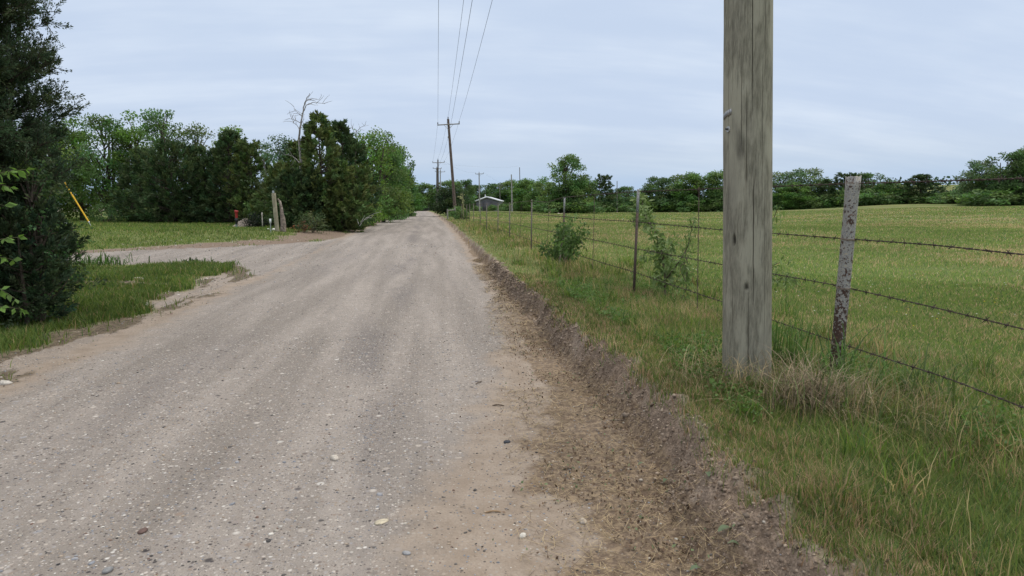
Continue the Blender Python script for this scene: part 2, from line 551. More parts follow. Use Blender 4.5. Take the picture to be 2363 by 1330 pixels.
# ---------------------------------------------------------------- ground, road, driveway from one grid
def build_ground():
    front = np.radians(np.arange(-52, 52.01, .2)); back = np.radians(np.arange(55, 306, 3.0))
    az = np.concatenate([front, back]) + YAW
    r = [.003, .05, .12, .22, .35]
    while r[-1] < 3000: r.append(r[-1] * (1.013 if r[-1] < 60 else 1.03))
    r = np.array(r); na, nr = len(az), len(r)
    A, R_ = np.meshgrid(az, r)
    X = (np.sin(A) * R_).ravel(); Y = (np.cos(A) * R_).ravel()
    Z = height(X, Y); z = zones(X, Y)
    i = np.arange(nr - 1)[:, None] * na; j = np.arange(na)[None]; k = (j + 1) % na
    f = np.stack([i + j, i + na + j, i + na + k, i + k], -1).reshape(-1, 4)
    V = np.stack([X, Y, Z], 1)
    col = np.stack([z['gravel'], z['tan'], z['soil']], 1)
    wr = np.exp(-((X + .56 + .10 * np.sin(Y * .9)) / .24) ** 2) * sstep(.36, .6, fbm(X * 1.4, Y * .45, 95))
    wr = np.maximum(wr, .5 * np.exp(-((X + 2.2 + .15 * np.sin(Y * .5)) / .3) ** 2) * sstep(.4, .6, fbm(X * 1.4, Y * .3, 96)))
    straw = np.where((X > xl(Y)) & (X < xr(Y) - .1), wr * z['inroad'], fieldstraw(X, Y))
    cov = np.stack([z['grass'], z['litter'], straw], 1)
    fx, fy = X[f].mean(1), Y[f].mean(1)
    road = (fx < xr(fy)) & (fx > xl(fy)) & (fy < 172) & (fy > -40)
    drv = (sd_poly(fx, fy, P_DRV) < 0) & ~road & (fx < xl(fy) + .01)
    for nm, sel, lab, cat in (('gravel_road', road, 'straight grey gravel road running away from the camera to the far trees', 'road'),
                              ('gravel_driveway', drv, 'pale gravel driveway joining the road from the left', 'driveway'),
                              ('ground', ~(road | drv), 'grassy ground of the verges, the lot and the rolling field', 'ground')):
        ff = f[sel]; u, inv = np.unique(ff, return_inverse=True)
        a = Acc(); a.add(V[u], inv.reshape(-1, 4), col[u])
        if nm == 'ground':     # close the hole under the camera
            pass
        o = a.build(nm, M_GROUND, None, True)
        at_ = o.data.attributes.new('cov', 'FLOAT_COLOR', 'POINT')
        at_.data.foreach_set('color', np.concatenate([cov[u], z['ridge'][u][:, None]], 1).astype(np.float32).ravel())
        tag(o, lab, cat, None, 'structure')


def fieldstraw(x, y):
    d = np.hypot(x, y)
    p = fbm(x * .13, y * .13, 88) * .65 + fbm(x * .7, y * .7, 89) * .35
    tR = x - xr(y)
    s = sstep(.40, .66, p)
    s = s * sstep(.9, 2.6, tR)
    s = np.maximum(s, .75 * np.exp(-((x - 3.0) / .8) ** 2) * sstep(.35, .6, fbm(x * 1.2, y * .5, 12)))
    s = np.where(x < xl(y), .12, s)
    return s * (1 - .45 * sstep(70, 130, d))


build_ground()

# ---------------------------------------------------------------- grass
G1 = np.array((.125, .20, .042)); G2 = np.array((.20, .26, .065)); G3 = np.array((.07, .13, .035)); ST = np.array((.42, .34, .17)); ST2 = np.array((.30, .225, .11))


def blades(acc, x, y, h, w, lean, col, seg=2, az=None, zoff=-.01):
    n = len(x)
    if n == 0: return
    z = height(x, y) + zoff
    a = RNG.uniform(0, 2 * PI, n) if az is None else az
    b = a + PI / 2 + RNG.normal(0, .5, n)
    dx, dy = np.cos(a) * lean * h, np.sin(a) * lean * h
    wx, wy = np.cos(b) * w / 2, np.sin(b) * w / 2
    P0 = np.stack([x - wx, y - wy, z], 1); P1 = np.stack([x + wx, y + wy, z], 1)
    hz = h * np.sqrt(np.clip(1 - lean ** 2 * .7, .05, 1))
    T = np.stack([x + dx, y + dy, z + hz], 1)
    if seg == 1:
        V = np.stack([P0, P1, T], 1).reshape(-1, 3)
        i = np.arange(n)[:, None] * 3
        acc.add(V, i + np.array((0, 1, 2)), np.repeat(col, 3, 0))
    else:
        mx = np.stack([x + dx * .35, y + dy * .35, z + hz * .62], 1)
        W = np.stack([wx, wy, np.zeros(n)], 1) * .8
        V = np.stack([P0, P1, mx + W, mx - W, T], 1).reshape(-1, 3)
        i = np.arange(n)[:, None] * 5
        c = np.repeat(col, 5, 0)
        acc.add(V, i + np.array((0, 1, 2, 3)), c)
        acc.f.setdefault(3, []).append(i + np.array((3, 2, 4)) + acc.n - len(V))


def polar(n, a0, a1, r0, r1, p=1.0):
    az = np.radians(RNG.uniform(a0, a1, n)) + YAW
    r = (r0 ** p + RNG.uniform(0, 1, n) * (r1 ** p - r0 ** p)) ** (1 / p)
    return np.sin(az) * r, np.cos(az) * r, r


def gcol(n, straw, base=G1):
    t = RNG.uniform(0, 1, (n, 1))
    g = base * (1 - t) + G2 * t * .9
    dk = RNG.uniform(0, 1, (n, 1)) < .25
    g = np.where(dk, G3, g)
    s = np.where(RNG.uniform(0, 1, (n, 1)) < .5, ST, ST2)
    is_s = (RNG.uniform(0, 1, n) < straw)[:, None]
    return np.where(is_s, s, g) * RNG.uniform(.75, 1.25, (n, 1))


def scatter_grass():
    # field
    acc = Acc()
    for n, r0, r1 in ((430000, 2.2, 14), (330000, 14, 50), (170000, 50, 135)):
        x, y, r = polar(n, -8, 48, r0, r1)
        ok = (x > 3.1 + .3 * RNG.normal(0, 1, n)); x, y, r = x[ok], y[ok], r[ok]
        st = fieldstraw(x, y) * (.50 - .18 * sstep(12, 40, r)) + .10
        pt = fbm(x * .8, y * .8, 19)
        h = (.028 + .075 * pt) * RNG.uniform(.6, 1.4, len(x)) * (1 + .5 * sstep(30, 90, r))
        w = np.maximum(.0034, r * .0010)
        blades(acc, x, y, h, w, RNG.uniform(.2, .85, len(x)), gcol(len(x), st) * np.array((1.28, 1.20, 1.45)) * (.66 + .72 * (.5 * fbm(x * .5, y * .5, 133) + .5 * fbm(x * .11, y * .16, 134)))[:, None], 2 if r0 < 10 else 1)
    tag(acc.build('field_grass', M_GRASS), 'green and straw-coloured pasture grass covering the field behind the fence', 'grass', None, 'stuff')
    # verge between the bank and the fence
    acc = Acc()
    for n, r0, r1 in ((480000, 1.8, 12), (200000, 12, 60), (40000, 60, 160)):
        x, y, r = polar(n, -9 if r0 > 5 else -2, 46, r0, r1)
        g = sstep(.14, .42, (1 + 1.0 * sstep(3, 8, y)) * (x - xr(y) + .24 * (fbm(x * 1.7, y * 1.7, 3) - .5) + .16 * (fbm(x * 5, y * 5, 9) - .5)))
        ok = (RNG.uniform(0, 1, len(x)) < g) & (x < 3.5); x, y, r = x[ok], y[ok], r[ok]
        fl = np.exp(-((x - 2.9) / .5) ** 2)
        cl = fbm(x * 1.6, y * 1.2, 23)
        st = np.clip(.07 + .38 * fl * sstep(.42, .65, fbm(x * 1.5, y * .8, 29)) + .25 * (1 - sstep(.4, .9, x - xr(y))), 0, .9)
        h = (.022 + .075 * cl + .13 * fl * cl * (y < 30)) * RNG.uniform(.6, 1.4, len(x))
        w = np.maximum(.0034, r * .0010)
        blades(acc, x, y, h, w, RNG.uniform(.2, .95, len(x)), gcol(len(x), st, G1 * .95) * np.array((1.16, 1.04, 1.3)) * (.60 + .85 * fbm(x * 1.1, y * .9, 131))[:, None], 2 if r0 < 10 else 1)
    tag(acc.build('verge_grass', M_GRASS), 'bright green grass on the raised verge between road and fence', 'grass', None, 'stuff')
    # left side
    acc = Acc()
    for n, r0, r1 in ((300000, 6, 18), (260000, 18, 75)):
        x, y, r = polar(n, -52, -1, r0, r1)
        ok = x < xl(y); x, y, r = x[ok], y[ok], r[ok]
        z = zones(x, y)
        ok = RNG.uniform(0, 1, len(x)) < sstep(.2, .9, z['grass']) * .95 + .03 * z['verge'] * z['ridge']
        x, y, r = x[ok], y[ok], r[ok]
        cl = fbm(x * 1.3, y * 1.3, 27)
        tall = 1 + 1.2 * sstep(-7.4, -9.5, x) * (y < 12)
        h = (.035 + .17 * cl ** 1.3) * RNG.uniform(.5, 1.5, len(x)) * tall * np.where(r > 18, .9, 1)
        w = np.maximum(.005, r * .0010)
        blades(acc, x, y, h, w, RNG.uniform(.2, .9, len(x)), gcol(len(x), np.full(len(x), .07), G1 * .8) * (.62 + .7 * fbm(x * .55, y * .55, 28))[:, None], 2 if r0 < 10 else 1)
    tag(acc.build('lot_grass', M_GRASS), 'green grass and weeds left of the road on both sides of the driveway', 'grass', None, 'stuff')
    # long mixed growth along the wires
    acc = Acc()
    n = 14000
    y = RNG.uniform(0, 1, n) ** 1.6 * 40 + 1.5; x = 2.95 + RNG.normal(0, .38, n)
    ok = vnoise(x * 1.4, y * .9, 71) > .38; x, y = x[ok], y[ok]; n = len(x)
    r = np.hypot(x, y)
    h = RNG.uniform(.10, .30, n); st = np.full(n, .4)
    blades(acc, x, y, h, np.maximum(.0045, r * .0009), RNG.uniform(.2, .9, n), gcol(n, st), 2)
    tag(acc.build('fence_line_growth', M_GRASS), 'long tangled green and dry stems under the barbed wire', 'weeds', None, 'stuff')
    # thin seed stalks and bent clumps that stand above the short grass
    acc = Acc()
    n = 3400
    y = 1.5 + RNG.uniform(0, 1, n) ** 1.5 * 16; x = xr(y) + .35 + np.abs(RNG.normal(0, 1.5, n))
    ok = fbm(x * 1.9, y * 1.9, 207) > .50; x, y = x[ok], y[ok]; n = len(x); r = np.hypot(x, y)
    blades(acc, x, y, RNG.uniform(.14, .38, n), np.maximum(.0026, r * .0006), RNG.uniform(.1, .9, n), gcol(n, np.full(n, .5)), 2)
    n = 9000
    cx_ = RNG.uniform(0, 1, 160); cy_ = 1.6 + RNG.uniform(0, 1, 160) ** 1.4 * 13; cx_ = xr(cy_) + .5 + cx_ * 2.6
    k = RNG.integers(0, 160, n); x = cx_[k] + RNG.normal(0, .055, n); y = cy_[k] + RNG.normal(0, .055, n); r = np.hypot(x, y)
    blades(acc, x, y, RNG.uniform(.10, .26, n) * (.7 + .6 * (k % 7) / 6), np.maximum(.005, r * .001), RNG.uniform(.3, .98, n), gcol(n, np.where(k % 5 == 0, .7, .06)) * (.6 + .6 * (k % 11) / 10)[:, None], 2)
    tag(acc.build('seed_stalks', M_GRASS), 'thin seed stalks and bent grass clumps standing above the short verge grass', 'grass', None, 'stuff')
    # wild flowers
    acc = Acc()
    x, y, r = polar(1500, 8, 44, 8, 90)
    ok = (x > 4) & (fbm(x * .12, y * .12, 301) > .47); x, y, r = x[ok], y[ok], r[ok]; n = len(x)
    z = height(x, y) + RNG.uniform(.10, .22, n); s = np.maximum(.010, r * .00042)
    c = np.where((RNG.uniform(0, 1, n) < .35)[:, None], (.7, .55, .05), (.75, .75, .68))
    for k in range(n):
        a0 = RNG.uniform(0, PI); q = np.arange(6) * PI / 3 + a0
        acc.add(np.stack([x[k] + np.cos(q) * s[k], y[k] + np.sin(q) * s[k], z[k] + np.sin(q * 2) * s[k] * .5], 1), [list(range(6))], c[k])
    tag(acc.build('wildflowers', M_LEAF), 'small white and yellow wildflowers dotted through the field', 'flowers', None, 'stuff')


scatter_grass()

# ---------------------------------------------------------------- stones, straw and leaf litter
_t = (1 + 5 ** .5) / 2
ICO_V = np.array([(-1, _t, 0), (1, _t, 0), (-1, -_t, 0), (1, -_t, 0), (0, -1, _t), (0, 1, _t), (0, -1, -_t), (0, 1, -_t), (_t, 0, -1), (_t, 0, 1), (-_t, 0, -1), (-_t, 0, 1)]) / math.hypot(1, _t)
ICO_F = np.array([(0, 11, 5), (0, 5, 1), (0, 1, 7), (0, 7, 10), (0, 10, 11), (1, 5, 9), (5, 11, 4), (11, 10, 2), (10, 7, 6), (7, 1, 8), (3, 9, 4), (3, 4, 2), (3, 2, 6), (3, 6, 8), (3, 8, 9), (4, 9, 5), (2, 4, 11), (6, 2, 10), (8, 6, 7), (9, 8, 1)])


def rocks(acc, x, y, z, s, col, flat=.55):
    n = len(x)
    if n == 0: return
    sc = s[:, None] * np.stack([RNG.uniform(.7, 1.3, n), RNG.uniform(.7, 1.3, n), RNG.uniform(.6, 1.3, n) * flat], 1)
    v = ICO_V[None] * RNG.uniform(.75, 1.2, (n, 12, 1)) * sc[:, None]
    a = RNG.uniform(0, 2 * PI, n); ca, sa = np.cos(a)[:, None], np.sin(a)[:, None]
    V = np.stack([v[..., 0] * ca - v[..., 1] * sa, v[..., 0] * sa + v[..., 1] * ca, v[..., 2]], -1)
    V += np.stack([x, y, z + sc[:, 2] * .12], 1)[:, None]
    f = (np.arange(n)[:, None, None] * 12 + ICO_F[None]).reshape(-1, 3)
    acc.add(V.reshape(-1, 3), f, np.repeat(col, 12, 0))


PAL = np.array([(.55, .52, .46), (.42, .38, .32), (.33, .27, .21), (.28, .28, .29), (.22, .23, .25), (.12, .11, .10), (.05, .047, .045), (.17, .11, .085), (.38, .30, .22)])


def scatter_stones():
    acc = Acc()
    for n, r0, r1, s0 in ((80000, 2.3, 8, .0034), (46000, 8, 26, .0033)):
        x, y, r = polar(n, -46, 30, r0, r1)
        z = zones(x, y)
        wr = np.exp(-((x + .56 + .10 * np.sin(y * .9)) / .20) ** 2) * sstep(.36, .6, fbm(x * 1.4, y * .45, 95))
        dens = (z['gravel'] * (.42 + .8 * sstep(.5, .68, fbm(x * 1.1, y * .5, 91)) + 2.5 * wr) + .35 * z['tan'] + .7 * z['verge'] + .12 * z['soil'])
        ok = RNG.uniform(0, 1, n) < dens * .6; x, y, r = x[ok], y[ok], r[ok]; n = len(x)
        s = s0 * np.exp(RNG.normal(0, .45, n)) * np.maximum(1, r / 8)
        c = PAL[RNG.choice(len(PAL), n, p=(.05, .13, .23, .17, .15, .10, .05, .05, .07))] * RNG.uniform(.8, 1.15, (n, 1))
        rocks(acc, x, y, height(x, y), s, c)
    tag(acc.build('loose_gravel', M_STONE), 'loose mixed pebbles and gravel lying on the road surface', 'gravel', None, 'stuff')
    acc = Acc()                                     # crumbly clods of the cut bank and of the graded verge
    n = 26000
    y = 1.5 + 14 * RNG.uniform(0, 1, n) ** 1.4; t = RNG.normal(.13, .15, n) * (1 - .6 * sstep(3, 8, y)); x = xr(y) + t
    r = np.hypot(x, y)
    s = RNG.uniform(.0025, .007, n) * np.exp(RNG.normal(0, .4, n)) * np.maximum(1, r / 6)
    c = np.where((RNG.uniform(0, 1, n) < .7)[:, None], (.22, .165, .122), (.33, .26, .195)) * RNG.uniform(.6, 1.3, (n, 1))
    rocks(acc, x, y, height(x, y) - .003, s, c, .7)
    n = 30000
    y = RNG.uniform(5, 24, n); x = xl(y) - RNG.uniform(-.8, 1.8, n)
    z = zones(x, y); ok = (RNG.uniform(0, 1, n) < .8 * z['ridge'] + .06 * z['verge']); x, y = x[ok], y[ok]; n = len(x)
    c = np.where((RNG.uniform(0, 1, n) < .8)[:, None], (.13, .095, .068), (.09, .11, .04)) * RNG.uniform(.5, 1.5, (n, 1))
    rocks(acc, x, y, height(x, y) - .003, RNG.uniform(.005, .013, n), c, .6)
    n = 900                                          # pale chips on the bare soil
    ang = RNG.uniform(0, 2 * PI, n); q = np.sqrt(RNG.uniform(0, 1, n)); k = RNG.uniform(0, 1, n) < .5
    x = np.where(k, BARE[0] + np.cos(ang) * q * 3.2, MND[0] + np.cos(ang) * q * 5); y = np.where(k, BARE[1] + np.sin(ang) * q * 1.4, MND[1] + np.sin(ang) * q * 2.6)
    zz = zones(x, y); ok = (zz['inroad'] < .1) & (zz['drv'] < .3); x, y, k = x[ok], y[ok], k[ok]; n = len(x)
    c = np.where((RNG.uniform(0, 1, n) < .45)[:, None], (.5, .46, .40), (.11, .09, .07)) * RNG.uniform(.7, 1.2, (n, 1))
    rocks(acc, x, y, height(x, y), RNG.uniform(.006, .026, n) * np.where(k, 1, 1.4), c, .6)
    tag(acc.build('soil_clods', M_STONE), 'dark crumbly soil clods and pale chips along the scraped road edges', 'soil', None, 'stuff')
    # straw lying along the right edge
    acc = Acc()
    n = 15000
    y = 1.6 + RNG.uniform(0, 1, n) ** 1.5 * 17; wd = .95 - .45 * sstep(4, 14, y)
    x = xr(y) - wd * RNG.beta(1.2, 1.6, n) + .12
    ok = fbm(x * 2.6, y * 1.6, 33) > .44; x, y = x[ok], y[ok]; n = len(x)
    ln = RNG.uniform(.03, .12, n); a = RNG.uniform(0, PI, n); w = np.maximum(.0018, .0005 * y)
    z = height(x, y) + RNG.uniform(.004, .02, n)
    dx, dy = np.cos(a), np.sin(a); tl = RNG.uniform(-.25, .25, n) * ln
    P = np.stack([x, y, z], 1); D = np.stack([dx * ln / 2, dy * ln / 2, tl / 2], 1); W = np.stack([-dy * w / 2, dx * w / 2, np.zeros(n)], 1)
    V = np.stack([P - D - W, P - D + W, P + D + W, P + D - W], 1).reshape(-1, 3)
    c = np.where((RNG.uniform(0, 1, n) < .6)[:, None], (.40, .31, .18), (.17, .12, .08)) * RNG.uniform(.5, 1.3, (n, 1))
    acc.add(V, np.arange(n)[:, None] * 4 + np.arange(4), np.repeat(c, 4, 0))
    tag(acc.build('straw_litter', M_STRAW), 'dry cut straw and twigs strewn along the right edge of the road', 'straw', None, 'stuff')
    acc = Acc()
    n = 9000
    y = 1.6 + RNG.uniform(0, 1, n) ** 1.4 * 12; x = xr(y) + RNG.normal(-.22, .22, n) * (1 - .4 * sstep(4, 12, y))
    ok = fbm(x * 3.1, y * 2.1, 35) > .42; x, y = x[ok], y[ok]; n = len(x)
    s = RNG.uniform(.004, .014, n)
    c = np.where((RNG.uniform(0, 1, n) < .87)[:, None], (.15, .10, .065), (.14, .18, .09)) * RNG.uniform(.35, 1.5, (n, 1))
    leafs(acc, np.stack([x, y, height(x, y) + RNG.uniform(.006, .02, n)], 1), rdir(n, (0, 0, 0)), rdir(n, (0, 0, 1.6)), s * 2, s * 1.1, c)
    tag(acc.build('leaf_litter', M_STRAW), 'brown curled dead leaves at the foot of the road bank', 'leaves', None, 'stuff')


# ---------------------------------------------------------------- foliage
def rdir(n, bias=(0, 0, 0)):
    v = RNG.normal(0, 1, (n, 3)); v /= np.linalg.norm(v, axis=1)[:, None]
    v = v + np.asarray(bias, float)
    return v / (np.linalg.norm(v, axis=1)[:, None] + 1e-9)


def leafs(acc, P, D, Nn, ln, w, col, fold=.15):
    """diamond leaves: base P, along D, roughly facing Nn"""
    n = len(P)
    S_ = np.cross(D, Nn); S_ /= np.linalg.norm(S_, axis=1)[:, None] + 1e-9
    U = np.cross(S_, D)
    ln = np.broadcast_to(np.asarray(ln, float), (n,))[:, None]; w = np.broadcast_to(np.asarray(w, float), (n,))[:, None]
    V = np.stack([P, P + D * ln * .45 + S_ * w / 2 + U * w * fold, P + D * ln, P + D * ln * .45 - S_ * w / 2 + U * w * fold], 1).reshape(-1, 3)
    acc.add(V, np.arange(n)[:, None] * 4 + np.arange(4), np.repeat(col, 4, 0))


def curve(a, b, bend, m=6):
    a = np.asarray(a, float); b = np.asarray(b, float)
    t = np.linspace(0, 1, m)[:, None]
    c = (a + b) / 2 + np.asarray(bend, float)
    return (1 - t) ** 2 * a + 2 * t * (1 - t) * c + t * t * b


BK = np.array((.085, .07, .055)); BKG = np.array((.17, .155, .135))


def broad_tree(H, R, n_clump=70, per=300, ll=.14, base=.15, col=(.055, .10, .025), cr=.85, airy=0.0, bark=BK, top_light=.0, trunks=1, seed=None):
    """returns trunk Acc, crown Acc (base at the origin)"""
    T, C = Acc(), Acc()
    col = np.array(col)
    lob = RNG.uniform(0, 2 * PI, 3)
    for k in range(trunks):
        o = RNG.normal(0, min(.25, .09 * R) * (trunks > 1), 2)
        top = np.array((RNG.normal(0, .12 * R) + o[0] * 3, RNG.normal(0, .12 * R) + o[1] * 3, H * .8))
        pth = curve((o[0], o[1], -.2), top, (RNG.normal(0, .1 * R), RNG.normal(0, .1 * R), 0), 9)
        T.tube(pth, np.linspace(.026 * H, .008 * H, 9) * (.8 if trunks > 1 else 1), 7, bark)
    for k in range(n_clump):
        u = RNG.uniform(0, 1); h = base + (1 - base) * (u ** .85) * .96
        t = (h - base) / (1 - base)
        pr = (np.sin(PI * np.clip(.16 + .80 * t, 0, 1)) ** .65)
        a = RNG.uniform(0, 2 * PI)
        lobe = 1 + .22 * math.sin(2 * a + lob[0] + 3 * t) + .16 * math.sin(3 * a + lob[1] - 5 * t)
        rr = R * pr * lobe * (.30 + .70 * RNG.uniform(0, 1) ** .5)
        c = np.array((math.cos(a) * rr, math.sin(a) * rr, h * H + RNG.normal(0, .03 * H)))
        q = cr * RNG.uniform(.6, 1.25) * (1 - .35 * t)
        m = int(per * q * q * RNG.uniform(.55, 1.2))
        if m < 8: m = 8
        d = rdir(m); rad = RNG.uniform(0, 1, m) ** .4
        P = c + d * (rad * q)[:, None] * np.array((1, 1, .62)) + RNG.normal(0, .05 * q, (m, 3))
        out = (P - c) / q + np.array((0, 0, -.15))
        D = out * .6 + rdir(m); D /= np.linalg.norm(D, axis=1)[:, None]
        cc = col * RNG.uniform(.72, 1.35) * np.array((RNG.uniform(.8, 1.25), 1, RNG.uniform(.8, 1.2)))
        cc = cc[None] * RNG.uniform(.65, 1.4, (m, 1))
        s = ll * RNG.uniform(.7, 1.4, m)
        leafs(C, P, D, rdir(m, (0, 0, .7)), s, s * .62, cc)
        if RNG.uniform() < .55:
            z0 = np.clip(c[2] - rr * .7 - .1 * H, .12 * H, .75 * H)
            st = np.array((RNG.normal(0, .03 * R), RNG.normal(0, .03 * R), z0))
            T.tube(curve(st, c, (0, 0, -.08 * H * RNG.uniform(-1, 1)), 6), np.linspace(.008 * H, .0018 * H, 6), 4, bark, False)
    return T, C


def cedar_tree(H, R, n_spray=240, per=42, ll=.24, col=(.022, .040, .016), low=.02, point=.8, split=1):
    T, C = Acc(), Acc(); col = np.array(col)
    T.tube(curve((0, 0, -.2), (RNG.normal(0, .1), RNG.normal(0, .1), H * .9), (RNG.normal(0, .1), 0, 0), 9), np.linspace(.022 * H, .004 * H, 9), 7, BK)
    lob = RNG.uniform(0, 2 * PI, 3)
    tips = [(0, 0)] if split == 1 else [(RNG.normal(0, .35 * R), RNG.normal(0, .35 * R)) for _ in range(split)]
    for k in range(n_spray):
        u = RNG.uniform(0, 1); t = low + (1 - low) * u ** 1.15
        pr = min(1, (t + .10) / .28) ** .5 * (1 - t ** 1.4) ** point + .03
        a = RNG.uniform(0, 2 * PI)
        lobe = 1 + .26 * math.sin(2 * a + lob[0] + 5 * t) + .18 * math.sin(4 * a + lob[1] - 9 * t)
        rr = R * pr * lobe * (.35 + .65 * RNG.uniform(0, 1) ** .45)
        ox, oy = tips[k % len(tips)]
        c = np.array((math.cos(a) * rr + ox * t, math.sin(a) * rr + oy * t, t * H))
        ax = np.array((math.cos(a), math.sin(a), .35 + 1.5 * t * t)) + RNG.normal(0, .28, 3); ax /= np.linalg.norm(ax)
        ln = RNG.uniform(.55, 1.15) * (R * .29 + .13) * (1 - .42 * t)
        m = int(per * .75 * RNG.uniform(.6, 1.3))
        s = RNG.uniform(0, 1, m)
        side = rdir(m); side -= (side @ ax)[:, None] * ax; 
        P = c + ax * (s * ln)[:, None] + side * ((1 - .85 * s) * ln * (.34 - .17 * t) * RNG.uniform(0, 1, m) ** .6)[:, None]
        P[:, 2] -= .08 * ln * (1 - s)
        D = ax + side * .75 + rdir(m) * .4; D /= np.linalg.norm(D, axis=1)[:, None]
        cc = col * RNG.uniform(.8, 1.35) * np.array((RNG.uniform(.85, 1.3), 1, RNG.uniform(.85, 1.2)))
        q = ll * RNG.uniform(.6, 1.35, m)
        leafs(C, P, D, rdir(m, (0, 0, .6)), q, q * .34, cc[None] * RNG.uniform(.6, 1.4, (m, 1)))
        if k % 5 == 0:
            T.tube(np.stack([(ox * t * .7, oy * t * .7, max(.1, t * H - .3 * rr)), c, c + ax * ln * .7]), (.006 * H, .003 * H, .001 * H), 4, BK, False)
    return T, C


def plant(name, parts, loc, label, cat, group=None, leafm=None, scale=(1, 1, 1), rz=0):
    o = thing(name, loc, label, cat, group, rz); o.scale = scale
    if parts[0].n: parts[0].build('trunk' if 'shrub' not in name and 'bush' not in name else 'stems', M_BARK, o)
    parts[1].build('crown' if 'shrub' not in name and 'bush' not in name else 'foliage', leafm or M_LEAF, o)
    return o


def tree_h(px, top, d):
    g = gnd(px, d)
    return g, at(px, top, d)[2] - g.z


GL = (.125, .215, .048); GM = (.105, .18, .055); GD = (.075, .135, .045); GB = (.095, .155, .08); CE = (.062, .104, .042); CB = (.105, .155, .052)


